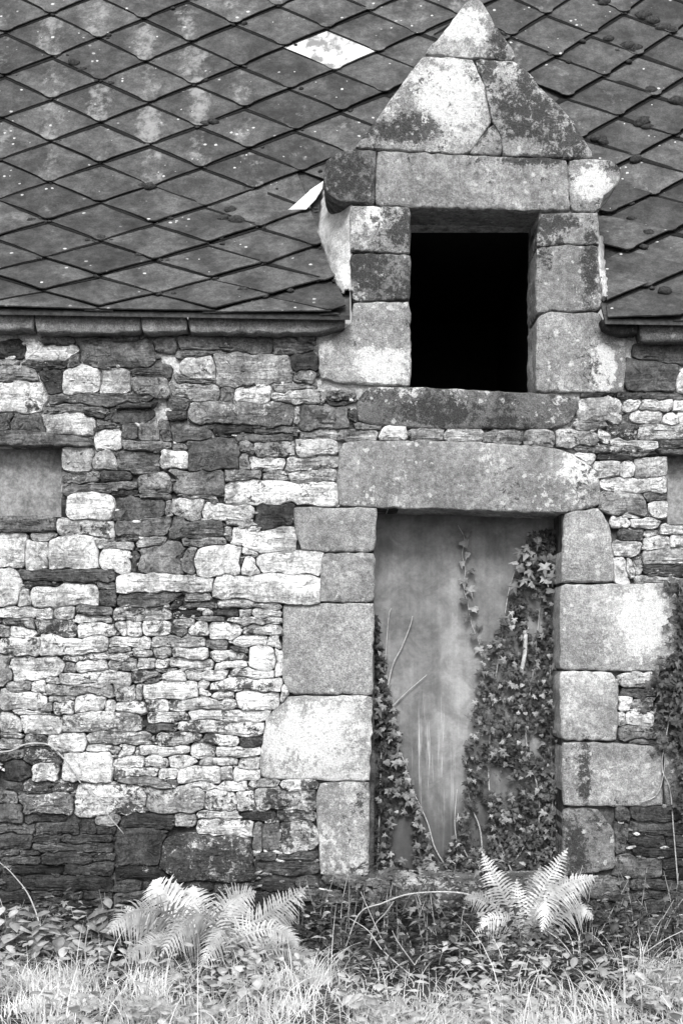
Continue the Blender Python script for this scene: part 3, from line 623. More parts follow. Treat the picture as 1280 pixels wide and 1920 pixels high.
# ------------------------------------------------------------------ roof
EAVE = lambda px: 580+0.0156*px                     # eaves line in photo pixels
TE, TH1, TH2, S1 = -0.13, R(45.6), R(60.5), 1.17    # eave depth, kick pitch, main pitch, kick length
def eave_z(x):                                      # eaves height along the wall
    px = HX+x*SC*D/(D+TE); return EYE+(HY-EAVE(px))/SC*(D+TE)/D
ya = TE+S1*math.cos(TH1)
def roof_z(x, y):
    if y <= ya: return eave_z(x)+(y-TE)*math.tan(TH1)
    return eave_z(x)+S1*math.sin(TH1)+(y-ya)*math.tan(TH2)
def roof_hit(px, py):
    lo, hi = -0.6, 6.0
    f = lambda y: W(px, py, y).z-roof_z(W(px, py, y).x, y)
    for _ in range(40):
        m = (lo+hi)/2
        if f(m) > 0: lo = m
        else: hi = m
    return W(px, py, lo)
def roof_n(y): t = TH1 if y < ya else TH2; return Vector((0, -math.sin(t), math.cos(t)))
# boarding under the slates
vv, ff = [], []
rows = [TE+.01, ya, 2.6]; xs2 = [-3.2, (640-HX)/SC, (1128-HX)/SC, 4.2]
for x in (-3.2, .045, 1.385, 4.2):
    for y in rows: vv.append((x, y, roof_z(x, y)-.012))
for x in (-3.2, .045, 1.385, 4.2):
    for y in rows: vv.append((x, y, roof_z(x, y)-.035))
for i in range(3):
    for j in range(2):
        if i == 1 and j == 0: continue
        q = [i*3+j, (i+1)*3+j, (i+1)*3+j+1, i*3+j+1]; ff.append(tuple(q)); ff.append(tuple(t+12 for t in q[::-1]))
for i in (0, 2):
    ff.append((i*3, i*3+12, (i+1)*3+12, (i+1)*3))
roof = mesh_obj('roof', vv, ff, M['batten'], cot)
# lattice of slate tips, fitted to measured tips (photo pixels x2)
LT = {0:[(0,200,60),(1,545,80),(2,890,100),(3,1225,115),(4,1565,135)], 1:[(-.5,15,127),(.5,370,150),(1.5,725,168),(2.5,1065,185),(3.5,1410,195)],
 2:[(0,195,212),(1,555,233),(2,905,247),(3,1245,268)], 3:[(-.5,15,288),(.5,380,305),(1.5,725,322),(2.5,1085,337),(3.5,1435,350)],
 4:[(0,195,373),(1,565,390),(2,920,407),(3,1270,421)], 5:[(-.5,5,450),(.5,385,463),(1.5,750,480),(2.5,1110,492)], 6:[(0,195,535),(1,565,555),(2,935,568)],
 7:[(-.5,0,607),(.5,380,630),(1.5,760,640),(2.5,1130,650)], 8:[(0,190,695),(1,560,712),(2,955,718)], 9:[(.5,375,773),(1.5,770,788)], 10:[(0,185,835),(1,580,852),(2,975,858)],
 11:[(-.5,0,885),(.5,385,905),(1.5,785,918),(2.5,1185,920)], 12:[(0,165,965),(1,590,980),(2,990,988)], 13:[(.5,380,1040),(1.5,800,1052),(2.5,1210,1057)], 14:[(0,150,1105),(1,585,1112),(2,1005,1130)]}
RT = {-1:[(-.5,2040,70)], 0:[(0,2225,140)], 1:[(-.5,2080,215),(.5,2390,212)], 2:[(0,2260,290)], 3:[(-.5,2125,365),(.5,2445,352)], 4:[(0,2320,440)], 5:[(.5,2510,525)], 6:[(0,2385,605)],
 8:[(0,2430,750)], 10:[(0,2520,885)], 11:[(-.5,2340,945)], 13:[(-.5,2420,1080)]}
def fit(T, fx, fy):
    A, B, X, Y_ = [], [], [], []
    for r, l in T.items():
        for c, x, y in l: A.append(fx(c, r)); B.append(fy(c, r)); X.append(x/2); Y_.append(y/2)
    cx = np.linalg.lstsq(np.array(A, float), np.array(X), rcond=None)[0]; cy = np.linalg.lstsq(np.array(B, float), np.array(Y_), rcond=None)[0]
    return lambda c, r: (float(np.dot(fx(c, r), cx)), float(np.dot(fy(c, r), cy)))
latL = fit(LT, lambda c, r: [1,c,r,c*r,r*r,c*r*r], lambda c, r: [1,c,r,c*r,r*r,r**3])
latR = fit(RT, lambda c, r: [1,c,r,c*r,r*r], lambda c, r: [1,c,r,r*r])
def clip(poly, a, b):
    """keep what lies to the left of a->b (pixel y down)"""
    out = []
    sd_ = lambda p: (b[0]-a[0])*(p[1]-a[1])-(b[1]-a[1])*(p[0]-a[0])
    for i in range(len(poly)):
        p, q = poly[i], poly[(i+1) % len(poly)]; dp, dq_ = sd_(p), sd_(q)
        if dp <= 0: out.append(p)
        if dp*dq_ < 0:
            t = dp/(dp-dq_); out.append((p[0]+(q[0]-p[0])*t, p[1]+(q[1]-p[1])*t))
    return out
def lerp(a, b, t): return (a[0]+(b[0]-a[0])*t, a[1]+(b[1]-a[1])*t)
tips = []; slates = 0
for side, lat in (('L', latL), ('R', latR)):
    for r in range(-4, 19):
        for ci in range(-4, 9):
            c = ci+(0 if r % 2 == 0 else .5)
            B_ = lat(c, r); T_ = lat(c, r-2); L_ = lat(c-.5, r-1); R_ = lat(c+.5, r-1)
            mx, my = (L_[0]+R_[0])/2, (T_[1]+B_[1])/2
            if not (-260 < mx < 1560) or my < -150 or T_[1] > 606: continue
            if side == 'L' and mx > 880 or side == 'R' and mx <= 880: continue
            if my > 380 and 690 < mx < 1090: continue
            if 760 < mx < 1010 and my > 150: continue
            j = lambda p, s_: (p[0]+random.gauss(0, s_), p[1]+random.gauss(0, s_*.7))
            B_ = j(B_, 1.2); L_ = j(L_, .8); R_ = j(R_, .8)
            T2 = (T_[0]+(T_[0]-B_[0])*.10, T_[1]+(T_[1]-B_[1])*.10)
            Bm = (B_[0], B_[1]+4.0)
            poly = [T2, L_, lerp(L_, B_, .45), (lambda q: (q[0], q[1]+1.5))(lerp(L_, B_, .80)), (B_[0]-11, B_[1]-1), (B_[0]-4, B_[1]+1.5), (B_[0]+4, B_[1]+1.5), (B_[0]+11, B_[1]-1), (lambda q: (q[0], q[1]+1.5))(lerp(R_, B_, .80)), lerp(R_, B_, .45), R_]
            full = my < 480
            raw = list(poly); poly = clip(poly, (-1000, EAVE(-1000)), (2000, EAVE(2000)))
            if side == 'L': poly = clip(poly, (648, 1000), (648, 470)) if my > 330 and mx > 520 else poly
            if side == 'L' and my > 330 and mx > 500: poly = clip(poly, (652, 590), (598, 440))
            if side == 'R' and my > 330 and mx < 1230: poly = clip(poly, (1124, 450), (1138, 600))
            if len(poly) < 3: continue
            ar = .5*abs(sum(poly[i][0]*poly[(i+1) % len(poly)][1]-poly[(i+1) % len(poly)][0]*poly[i][1] for i in range(len(poly))))
            if ar < 60: continue
            dd = (B_[0]-T_[0], B_[1]-T_[1]); d2 = dd[0]**2+dd[1]**2
            top, bot = [], []
            lift = random.uniform(.024, .034)
            for (x, y) in poly:
                u = ((x-T_[0])*dd[0]+(y-T_[1])*dd[1])/d2
                p = roof_hit(x, y); nrm = roof_n(p.y)
                top.append(p+nrm*(.004+lift*u)); bot.append(p+nrm*(.004+lift*u-.007))
            n = len(poly); vv = top+bot
            ff = [tuple(range(n))[::-1], tuple(range(n, 2*n))]+[(i, (i+1) % n, (i+1) % n+n, i+n) for i in range(n)]
            lap_shaded = 0
            if poly == raw:                              # painted overlap shadow: dark strip along the two overlapped edges
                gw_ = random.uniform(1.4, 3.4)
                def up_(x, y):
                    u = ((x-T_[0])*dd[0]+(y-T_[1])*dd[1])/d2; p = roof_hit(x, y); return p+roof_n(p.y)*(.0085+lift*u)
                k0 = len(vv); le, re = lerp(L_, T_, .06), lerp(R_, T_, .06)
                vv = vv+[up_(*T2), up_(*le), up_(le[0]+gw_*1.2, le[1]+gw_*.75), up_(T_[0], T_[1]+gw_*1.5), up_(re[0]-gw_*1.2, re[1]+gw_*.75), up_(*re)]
                ff = ff+[(k0, k0+1, k0+2, k0+3), (k0, k0+3, k0+4, k0+5)]; lap_shaded = 2
            cen = roof_hit(mx, my)
            o = mesh_obj('slate', vv, ff, M['slate'], roof, cen)
            if lap_shaded:
                o.data.materials.append(M['lap_shade'])
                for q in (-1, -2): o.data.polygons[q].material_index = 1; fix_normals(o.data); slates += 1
            white = 1.0 if (abs(mx-618) < 40 and abs(my-97) < 22) else 0.0
            if side == 'L': li = max(0, .75*math.exp(-((mx-250)/210)**2-((my-170)/190)**2)*random.uniform(.3, 1.2)+random.uniform(.0, .4)+.3*(my < 340)*random.uniform(.4, 1.3))
            else: li = max(0, random.uniform(0, .6))
            o.color = (lin(random.uniform(60, 82)), min(1, li), white, 1)
            if -40 < mx < 1320 and B_[1] > -20 and B_[1] < 560 and not (650 < B_[0] < 1130): tips.append(B_)
print('SLATES', slates)
# moss cushions
def blob(rng, sx, sy, sz):
    bm = bmesh.new(); bmesh.ops.create_icosphere(bm, subdivisions=2, radius=1)
    for v in bm.verts:
        k_ = 1+rng.uniform(-.22, .22); v.co = Vector((v.co.x*sx*k_, v.co.y*sy*k_, v.co.z*sz*k_))
    me = bpy.data.meshes.new('moss_clump'); bm.to_mesh(me); bm.free(); me.materials.append(M['moss'])
    me.polygons.foreach_set('use_smooth', [True]*len(me.polygons)); return me
rng = random.Random(3)
MB = [blob(rng, 1, .7, .55) for _ in range(4)]
def moss(px, py, sz):
    p = roof_hit(px, py); n = roof_n(p.y)
    o = link('moss_clump', MB[rng.randrange(4)], roof, p+n*(.015+.1*sz), (rng.uniform(-.3,.3)+R(35), rng.uniform(-.3,.3), rng.uniform(-.4,.4)), (sz, sz, sz))
for x, y, s_ in [(432,400,.04),(418,415,.035),(446,420,.05),(282,355,.045),(268,352,.025),(193,453,.035),(400,233,.035),(385,237,.03),(458,49,.025),(140,122,.04),(155,135,.03),(205,70,.02),(60,418,.025),(78,415,.02),(262,483,.025),(415,452,.018),(455,548,.025),(545,550,.02),(320,415,.018),(385,155,.02),(210,160,.022),(325,20,.018),
    (1175,92,.055),(1190,97,.045),(1205,35,.06),(1222,45,.055),(1240,58,.05),(1258,62,.045),(1140,78,.04),(1130,10,.045),(1120,265,.05),(1130,272,.04),(1220,175,.045),(1268,195,.055),(1200,235,.055),(1212,243,.04),(1190,303,.045),(1180,385,.03),(1183,415,.03),(1215,445,.045),(1205,468,.025),(1275,395,.04),(1246,552,.045),(1030,108,.03),(1065,120,.025),(1178,120,.025),(1090,82,.025),(1155,100,.02)]:
    moss(x, y, s_)
for t in tips:
    for q in range(rng.choice([1, 1, 2, 3])): 
        moss(t[0]+rng.gauss(0, 13), t[1]-abs(rng.gauss(0, 3))+3, rng.uniform(.007, .018))
# cement fillet sealing the dormer cheek, left and right
def fillet(inner, outer, name):
    vv, ff = [], []
    n = 22; A = curve([Vector((x, y, 0)) for x, y in inner], n//(len(inner)-1)+1); Bc = curve([Vector((x, y, 0)) for x, y in outer], n//(len(outer)-1)+1)
    N = min(len(A), len(Bc)); m = 9
    for i in range(N):
        a_ = A[int(i*(len(A)-1)/(N-1))]; b_ = Bc[int(i*(len(Bc)-1)/(N-1))]
        pa = W(a_.x, a_.y, .035); pb = roof_hit(b_.x, b_.y)+Vector((0, 0, .012))
        if pb.y < .0: pa.y = max(pb.y*.5, -.05)
        for k_ in range(m):
            t = k_/(m-1); p = pa.lerp(pb, t); p += Vector((-.25, -1, .5)).normalized()*(.035*math.sin(math.pi*t))+Vector((random.gauss(0,.0035), random.gauss(0,.0035), random.gauss(0,.003))); vv.append(p)
    for i in range(N-1):
        for k_ in range(m-1): ff.append((i*m+k_, i*m+k_+1, (i+1)*m+k_+1, (i+1)*m+k_))
    o = mesh_obj(name, vv, ff, M['cement'], dormer, smooth=True)
    md = o.modifiers.new('solid', 'SOLIDIFY'); md.thickness = .012; md.offset = 0
fillet([(660,372),(658,430),(660,480),(662,520),(663,552)], [(606,362),(600,400),(596,440),(606,478),(620,512),(636,545),(643,556)], 'cement_fillet')
fillet([(1118,455),(1122,500),(1126,540),(1127,568)], [(1128,452),(1131,500),(1136,540),(1139,566)], 'cement_fillet')
# lifted pale zinc flap beside the dormer kneeler
pts = [(540,402),(560,388),(582,368),(606,352),(604,366),(592,386),(574,401)]
tp_, bt_ = [], []
for i, (x, y) in enumerate(pts):
    p = roof_hit(x, y); n = roof_n(p.y); l_ = .03+.02*(i in (2,3,4,5)); tp_.append(p+n*l_); bt_.append(p+n*(l_-.004))
n = len(pts)
o = mesh_obj('zinc_flap', tp_+bt_, [tuple(range(n)), tuple(range(n, 2*n))[::-1]]+[(i, i+n, (i+1) % n+n, (i+1) % n) for i in range(n)], mat_plain('zinc', 222, .2), roof); fix_normals(o.data)

# ------------------------------------------------------------------ plants
def leaf_mesh(name, pts, mat, mid=(0, .35), cup=.12, curl=-.15):
    vv = [(mid[0], mid[1], cup)]+[(x, y, curl*y*y-abs(x)*.1) for x, y in pts]; n = len(pts)
    me = bpy.data.meshes.new(name); me.from_pydata(vv, [], [(0, 1+i, 1+(i+1) % n) for i in range(n)]); me.materials.append(mat); me.update(); return me
IVY = [(0,.0),(.2,-.16),(.52,-.05),(.33,.16),(.55,.5),(.2,.42),(0,1.05),(-.2,.42),(-.55,.5),(-.33,.16),(-.52,-.05),(-.2,-.16)]
IVY2 = [(0,.0),(.25,-.1),(.45,.1),(.3,.3),(.3,.5),(.12,.6),(0,.95),(-.12,.6),(-.3,.5),(-.3,.3),(-.45,.1),(-.25,-.1)]
IVS = []
for q_ in range(8):
    b_ = (IVY, IVY2, IVY, IVY2)[q_ % 4]; sx_ = random.uniform(.75, 1.2); IVS.append([(x_*sx_*random.uniform(.8, 1.2)+random.gauss(0, .04), y_*random.uniform(.85, 1.12)) for x_, y_ in b_])
OVAL = [(0,0),(.22,.1),(.34,.33),(.3,.6),(.15,.85),(0,1.05),(-.15,.85),(-.3,.6),(-.34,.33),(-.22,.1)]
ROUND = [(0,0),(.3,.05),(.48,.3),(.45,.6),(.25,.85),(0,.92),(-.25,.85),(-.45,.6),(-.48,.3),(-.3,.05)]
LM = {('ivy','l'):[leaf_mesh('leaf', q, M['ivy']) for q in IVS], ('ivy','d'):[leaf_mesh('leaf', q, M['ivy_dark']) for q in IVS],
      ('weed','l'):[leaf_mesh('leaf', q, M['weed'], cup=.06, curl=-.25) for q in (OVAL, OVAL)], ('round','l'):[leaf_mesh('leaf', ROUND, M['pale'], cup=.05, curl=-.1)],
      ('weed','d'):[leaf_mesh('leaf', q, M['cover'], cup=.06, curl=-.25) for q in (OVAL, IVY2)]}
def wall_leaf_rot(rg, spread=.8):
    # tip hangs down, face turned to the open air and up a little
    e = Matrix.Rotation(rg.gauss(0, .35), 3, 'Z') @ Matrix.Rotation(R(90)-R(25)+rg.gauss(0, .3), 3, 'X') @ Matrix.Rotation(math.pi+rg.gauss(0, spread), 3, 'Z')
    return e.to_euler()
def bake(me, loc, rot, sc):
    Mx = Matrix.Translation(loc) @ rot.to_matrix().to_4x4() @ Matrix.Scale(sc, 4)
    return [Mx @ v.co for v in me.vertices], [tuple(p.vertices) for p in me.polygons]
def interp(tab, y):
    for (y0, x0), (y1, x1) in zip(tab, tab[1:]):
        if y0 <= y <= y1: return x0+(x1-x0)*(y-y0)/(y1-y0)
    return None
rg = random.Random(11)
# the thick ivy on the right of the door
ivyR = thing('ivy', W(985, 1660, .2), 'thick mass of ivy climbing the right side of the door', 'ivy')
def child(o, root): o.parent = root; o.location = Vector(o.location)-root.location; return o
def part_mesh(name, v, f, mat, root, smooth=False): return child(mesh_obj(name, v, f, mat, None, (0,0,0), smooth), root)
lb = [(975,1000),(1040,968),(1080,960),(1130,948),(1180,928),(1230,897),(1300,888),(1400,866),(1500,864),(1560,850),(1600,830),(1650,800)]
def put_leaf(root, kind, px, py, y, size, spread=.8, mass=None):
    me = rg.choice(LM[kind]); p = W(px, py, y); rot = wall_leaf_rot(rg, spread)
    if mass is not None: v, f = bake(me, p, rot, size); add(mass[0], mass[1], v, f)
    else: link('leaf', me, root, p-root.location, rot, size)
def bright(x, y):
    if 985 < x < 1022 and 1120 < y < 1190: return .12
    if 900 < x < 960 and 1435 < y < 1485: return .12
    if 880 < x < 915 and 1500 < y < 1585: return .15
    if 975 < x < 1010 and 1370 < y < 1410: return .3
    if 930 < x < 960 and 1240 < y < 1275: return .4
    return 1.0
cnt = 0
while cnt < 290:
    y = 985+660*rg.random()**.8; x0 = interp(lb, y)
    if x0 is None: continue
    x = x0+(1046-x0)*rg.random()
    if rg.random() > bright(x, y): continue
    big_ = y < 1120
    put_leaf(ivyR, ('ivy','l'), x, y, .27-rg.uniform(.03, .12), rg.uniform(.045, .078) if big_ else rg.uniform(.02, .042)); cnt += 1
mass = ([], [])
for _ in range(2600):
    y = 990+660*rg.random()**.75; x0 = interp(lb, y)
    if x0 is None: continue
    x = x0+6+(1048-x0-6)*rg.random()
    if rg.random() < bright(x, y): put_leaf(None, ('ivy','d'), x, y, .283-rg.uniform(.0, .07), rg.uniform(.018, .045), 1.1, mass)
tag(part_mesh('small_leaves', mass[0], mass[1], M['ivy_dark'], ivyR), kind='stuff')
for pts in ([(965,1650),(930,1560),(915,1450),(925,1300),(940,1200),(955,1100),(985,1020)], [(1000,1650),(1010,1500),(985,1380),(1000,1250),(1015,1100),(1020,1000)], [(905,1650),(900,1560),(880,1500),(872,1420)], [(960,1620),(1000,1560),(1012,1548)], [(880,1640),(860,1590),(852,1545),(856,1480)], [(1030,1640),(1035,1500),(1030,1300),(1036,1150),(1030,1010)]):
    c = curve([W(x, y, .262+rg.uniform(-.012,.012)) for x, y in pts], 8); part_mesh('stem', *tube(c, .0055, .002, 5), M['wood'], ivyR, True)
# single strand hanging down the middle of the door
strand = thing('ivy_strand', W(868, 990, .27), 'single thin strand of ivy trailing down the middle of the door', 'ivy')
sp_ = [(858,985),(870,1010),(866,1040),(872,1070),(868,1100),(876,1130),(882,1165),(895,1200),(905,1225)]
c = curve([W(x, y, .275) for x, y in sp_], 6); part_mesh('stem', *tube(c, .002, .002, 5), M['wood'], strand, True)
for i, (x, y) in enumerate([(877,1004),(868,1022),(877,1044),(866,1060),(880,1076),(868,1094),(879,1110),(870,1130),(886,1146),(876,1162),(898,1178),(888,1196),(904,1206),(898,1222)]):
    put_leaf(strand, ('ivy','l'), x, y-8, .268-rg.uniform(0, .012), rg.uniform(.05, .07), .35)
# ivy on the left of the door
ivyL = thing('ivy', W(720, 1660, .2), 'sparse small-leaved ivy climbing the left edge of the door', 'ivy')
rb = [(1190,706),(1290,728),(1350,742),(1400,752),(1460,766),(1530,792),(1600,812),(1650,835)]
cnt = 0
while cnt < 130:
    y = 1190+460*rg.random()**.8; x1 = interp(rb, y)
    if x1 is None: continue
    x = 704+(x1-704)*(rg.random() if rg.random() < .55 else 1-abs(rg.gauss(0, .12)))
    if 735 < x < 772 and 1530 < y < 1610 and rg.random() < .85: continue
    put_leaf(ivyL, ('ivy','l'), x, y, .27-rg.uniform(.01, .08), rg.uniform(.03, .055)); cnt += 1
mass = ([], [])
for _ in range(650):
    y = 1150+500*rg.random()**.7; x1 = interp(rb, max(1190, y))
    if x1 is None: continue
    x = 703+(x1-703)*rg.random()
    if 735 < x < 772 and 1530 < y < 1610: continue
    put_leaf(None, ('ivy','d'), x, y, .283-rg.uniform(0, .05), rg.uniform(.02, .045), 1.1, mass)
tag(part_mesh('small_leaves', mass[0], mass[1], M['ivy_dark'], ivyL), kind='stuff')
for pts in ([(720,1320),(735,1250),(752,1215),(768,1175),(773,1155)], [(706,1650),(712,1500),(716,1350),(722,1240),(728,1160),(733,1140)], [(845,1640),(815,1590),(800,1540),(768,1470),(758,1430),(745,1400)], [(850,1645),(858,1585),(862,1560),(858,1525)], [(885,1625),(868,1590),(862,1572)], [(730,1330),(760,1300),(800,1265)]):
    c = curve([W(x, y, .272) for x, y in pts], 8); part_mesh('stem', *tube(c, .0045, .0022, 5), M['wood'], ivyL, True)
# dark ivy over the wall to the right of the quoins
ivyW = thing('ivy', W(1275, 1660, -.03), 'dark ivy creeping up the rubble wall right of the door quoins', 'ivy')
cnt = 0
while cnt < 150:
    y = 1090+420*rg.random(); x = 1300-abs(rg.gauss(0, 32))*(1.25 if 1230 < y < 1420 else .5)
    if x < 1205: continue
    put_leaf(ivyW, ('ivy','d'), x, y, -.02-rg.uniform(.01, .07), rg.uniform(.035, .06)); cnt += 1
mass = ([], [])
for _ in range(420):
    y = 1080+460*rg.random(); x = 1310-abs(rg.gauss(0, 38))*(1.2 if 1230 < y < 1420 else .6)
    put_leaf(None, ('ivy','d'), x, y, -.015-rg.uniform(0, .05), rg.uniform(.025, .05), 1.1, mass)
tag(part_mesh('small_leaves', mass[0], mass[1], M['ivy_dark'], ivyW), kind='stuff')
for pts in ([(1270,1660),(1262,1560),(1255,1480),(1240,1440),(1248,1380),(1265,1280),(1275,1180),(1272,1090)], [(1200,1505),(1230,1490),(1243,1450),(1246,1390)]):
    c = curve([W(x, y, -.02) for x, y in pts], 8); part_mesh('stem', *tube(c, .0035, .002, 5), M['wood'], ivyW, True)

# ---- ferns
def frond(root, ctrl, width, seed, droop=.35, mat='fern', up=None):
    """ctrl: 3-D spine points, base first"""
    r_ = random.Random(seed); sp = curve(ctrl, 12); N = len(sp); vv, ff = [], []
    v, f = tube(sp, .0042, .0014, 5); add(vv, ff, v, f)
    L = sum((sp[i+1]-sp[i]).length for i in range(N-1))
    cnt_ = max(14, int(L/.0205))
    view = Vector((0, -1, .35)).normalized()
    for q in range(cnt_):
        t = .16+.84*q/(cnt_-1); x = t*(N-1); i = min(N-2, int(x)); p = sp[i].lerp(sp[i+1], x-i)
        tan = (sp[min(N-1, i+2)]-sp[max(0, i-1)]).normalized()
        nrm = (up or view); nrm = (nrm-tan*nrm.dot(tan)).normalized(); side = tan.cross(nrm).normalized()
        prof = math.sin(math.pi*min(1, (t-.08)/.92)**.75)**.8*(1 if t < .97 else .5)
        ln = width*max(.05, prof)
        for s_ in (-1, 1):
            d = (side*s_*.92+tan*(.42+r_.gauss(0, .07))+nrm*r_.gauss(0, .10)).normalized(); ll = ln*1.25*r_.uniform(.8, 1.1); wd = L/cnt_*.74*r_.uniform(.85, 1.1)
            k0 = len(vv); seg = 7; base = p+Vector((0, 0, 0))
            lift = nrm*(r_.uniform(.03, .12))
            for m_ in range(seg+1):
                u = m_/seg; w_ = wd*(1-u**1.6)*(.6 if m_ % 2 else 1.1)+.0004
                c_ = base+d*ll*u+lift*ll*u*(1-u)+Vector((0, 0, -1))*droop*ll*u*u
                vv.append(c_+tan*w_*.5+nrm*.001); vv.append(c_-tan*w_*.5); 
            for m_ in range(seg): ff.append((k0+2*m_, k0+2*m_+1, k0+2*m_+3, k0+2*m_+2))
    return part_mesh('frond', vv, ff, M[mat], root)
def FP(px, py, y): return W(px, py, y)
fernL = thing('fern', W(410, 1812, -.55), 'large pale fern with arching fronds at the foot of the wall left of the door', 'fern')
b0 = (405, 1815, -.55)
for i, (pts, wd, dr) in enumerate([
   ([(392,1815,-.55),(350,1745,-.60),(300,1708,-.68),(245,1712,-.76),(203,1748,-.82)], .150, .6),
   ([(398,1815,-.55),(410,1750,-.68),(385,1716,-.80),(345,1730,-.90),(302,1790,-.98)], .150, .7),
   ([(410,1815,-.55),(440,1752,-.60),(490,1722,-.62),(530,1695,-.62),(575,1662,-.60)], .115, .3),
   ([(405,1815,-.55),(408,1740,-.50),(425,1700,-.45),(450,1680,-.42),(478,1672,-.42)], .115, .25),
   ([(395,1815,-.55),(355,1740,-.48),(320,1690,-.42),(300,1668,-.38),(288,1652,-.35)], .120, .2),
   ([(390,1815,-.55),(350,1770,-.75),(310,1762,-.85),(270,1772,-.92),(236,1798,-.98)], .095, .5),
   ([(415,1815,-.55),(450,1762,-.68),(500,1742,-.75),(540,1752,-.80),(558,1772,-.82)], .100, .6),
   ([(420,1815,-.55),(470,1790,-.75),(530,1780,-.85),(580,1795,-.90),(605,1825,-.95)], .095, .6),
   ([(400,1815,-.55),(378,1735,-.42),(365,1690,-.36),(362,1662,-.32)], .110, .2),
   ([(410,1815,-.55),(425,1760,-.75),(420,1745,-.90),(400,1765,-1.0),(375,1815,-1.05)], .11, .7),
   ([(400,1815,-.55),(330,1770,-.55),(280,1735,-.55),(235,1700,-.5)], .10, .35),
   ([(405,1815,-.55),(425,1745,-.48),(440,1705,-.42),(442,1672,-.38)], .10, .2),
   ([(412,1815,-.55),(470,1760,-.55),(515,1730,-.52),(552,1718,-.5)], .09, .4),
   ([(395,1815,-.55),(340,1730,-.45),(325,1685,-.38),(330,1655,-.34)], .10, .2)]):
    frond(fernL, [FP(*q) for q in pts], wd, i, dr)
fernR = thing('fern', W(985, 1800, -.45), 'slender pale fern with upright fronds at the foot of the door right jamb', 'fern')
for i, (pts, wd, dr) in enumerate([
   ([(985,1795,-.45),(992,1735,-.45),(1012,1680,-.42),(1035,1635,-.40),(1062,1592,-.38)], .085, .25),
   ([(985,1795,-.45),(1005,1725,-.50),(1035,1675,-.55),(1075,1652,-.58),(1118,1642,-.60)], .090, .5),
   ([(983,1795,-.45),(965,1735,-.45),(945,1685,-.45),(925,1640,-.43),(903,1598,-.42)], .085, .3),
   ([(985,1795,-.45),(970,1745,-.52),(945,1722,-.60),(915,1722,-.66),(892,1745,-.70)], .075, .6),
   ([(985,1795,-.45),(985,1740,-.40),(972,1690,-.36),(968,1650,-.34)], .07, .2),
   ([(985,1795,-.45),(1000,1730,-.55),(1018,1690,-.6),(1022,1705,-.66),(1015,1745,-.7)], .07, .6),
   ([(983,1795,-.45),(955,1745,-.5),(925,1700,-.52),(895,1680,-.55),(870,1685,-.58)], .07, .5),
   ([(987,1795,-.45),(1020,1745,-.5),(1055,1705,-.52),(1090,1700,-.55),(1110,1722,-.58)], .075, .6),
   ([(985,1795,-.45),(960,1770,-.6),(930,1765,-.68),(912,1790,-.72)], .06, .6),
   ([(985,1795,-.45),(1000,1720,-.38),(1000,1670,-.34),(1012,1625,-.32)], .07, .25)]):
    frond(fernR, [FP(*q) for q in pts], wd, 40+i, dr)

# ---- leafy weeds
def weed(px, y, h, n, label, group, kind=('weed','l'), size=.06, name='weed', lean=.0):
    z0 = gz((px-HX)/SC, y); x = (px-HX)/SC*(D+y)/D
    root = thing(name, (x, y, z0), label, 'weed', group)
    for s_ in range(max(1, n//7)):
        top = Vector((rg.gauss(lean, .07), rg.gauss(-.03, .05), h*rg.uniform(.75, 1.1)))
        c = curve([(0, 0, -.02), top*.5+Vector((rg.gauss(0, .015), 0, .02)), top], 6)
        o = mesh_obj('stem', *tube(c, .0035, .0015, 4), M['weed'], root)
        for q in range(7):
            t = .25+.75*(q+rg.random()*.5)/7; p = c[min(len(c)-1, int(t*(len(c)-1)))]; a_ = rg.uniform(0, 6.28)
            rot = (Matrix.Rotation(a_, 3, 'Z') @ Matrix.Rotation(rg.uniform(-.5, .35), 3, 'X')).to_euler()
            link('leaf', rg.choice(LM[kind]), root, p, rot, size*rg.uniform(.7, 1.25)*(1.15-.4*t))
for px, y in ((8,-.5),(35,-.35),(62,-.6),(90,-.45),(120,-.6),(148,-.4),(175,-.62),(205,-.5),(20,-.8),(75,-.85),(135,-.85),(190,-.85),(225,-.35)):
    weed(px, y, rg.uniform(.16, .32), 21, 'leafy green weed with oval leaves in the patch left of the large fern', 'weeds left of the large fern', size=.095)
for px, y in ((560,-.3),(610,-.25),(655,-.3),(700,-.22),(745,-.3),(790,-.25),(830,-.3),(870,-.25),(905,-.32),(640,-.5),(720,-.5),(800,-.55),(860,-.55)):
    weed(px, y, rg.uniform(.2, .42), 21, 'low dark weed growing below the door threshold between the ferns', 'weeds below the threshold', ('weed','d'), .05)
for px, y in ((1075,-.3),(1110,-.25),(1150,-.3),(1190,-.25),(1230,-.3),(1268,-.25),(1095,-.5),(1160,-.5),(1220,-.5),(1275,-.5)):
    weed(px, y, rg.uniform(.2, .46), 21, 'dark leafy weed at the wall foot right of the slender fern', 'weeds right of the slender fern', ('weed','d'), .055)
for px, y in ((640-330,-1.25),(350,-1.3),(455,-1.2),(490,-1.25)):
    weed(px, y, .10, 7, 'low broad-leaved pale weed in the grass before the large fern', 'pale weeds in the grass', ('round','l'), .06)
spr = weed(598, -.22, .34, 14, 'upright sprig with small round pale leaves beside the large fern', None, ('round','l'), .035, 'leafy_sprig')

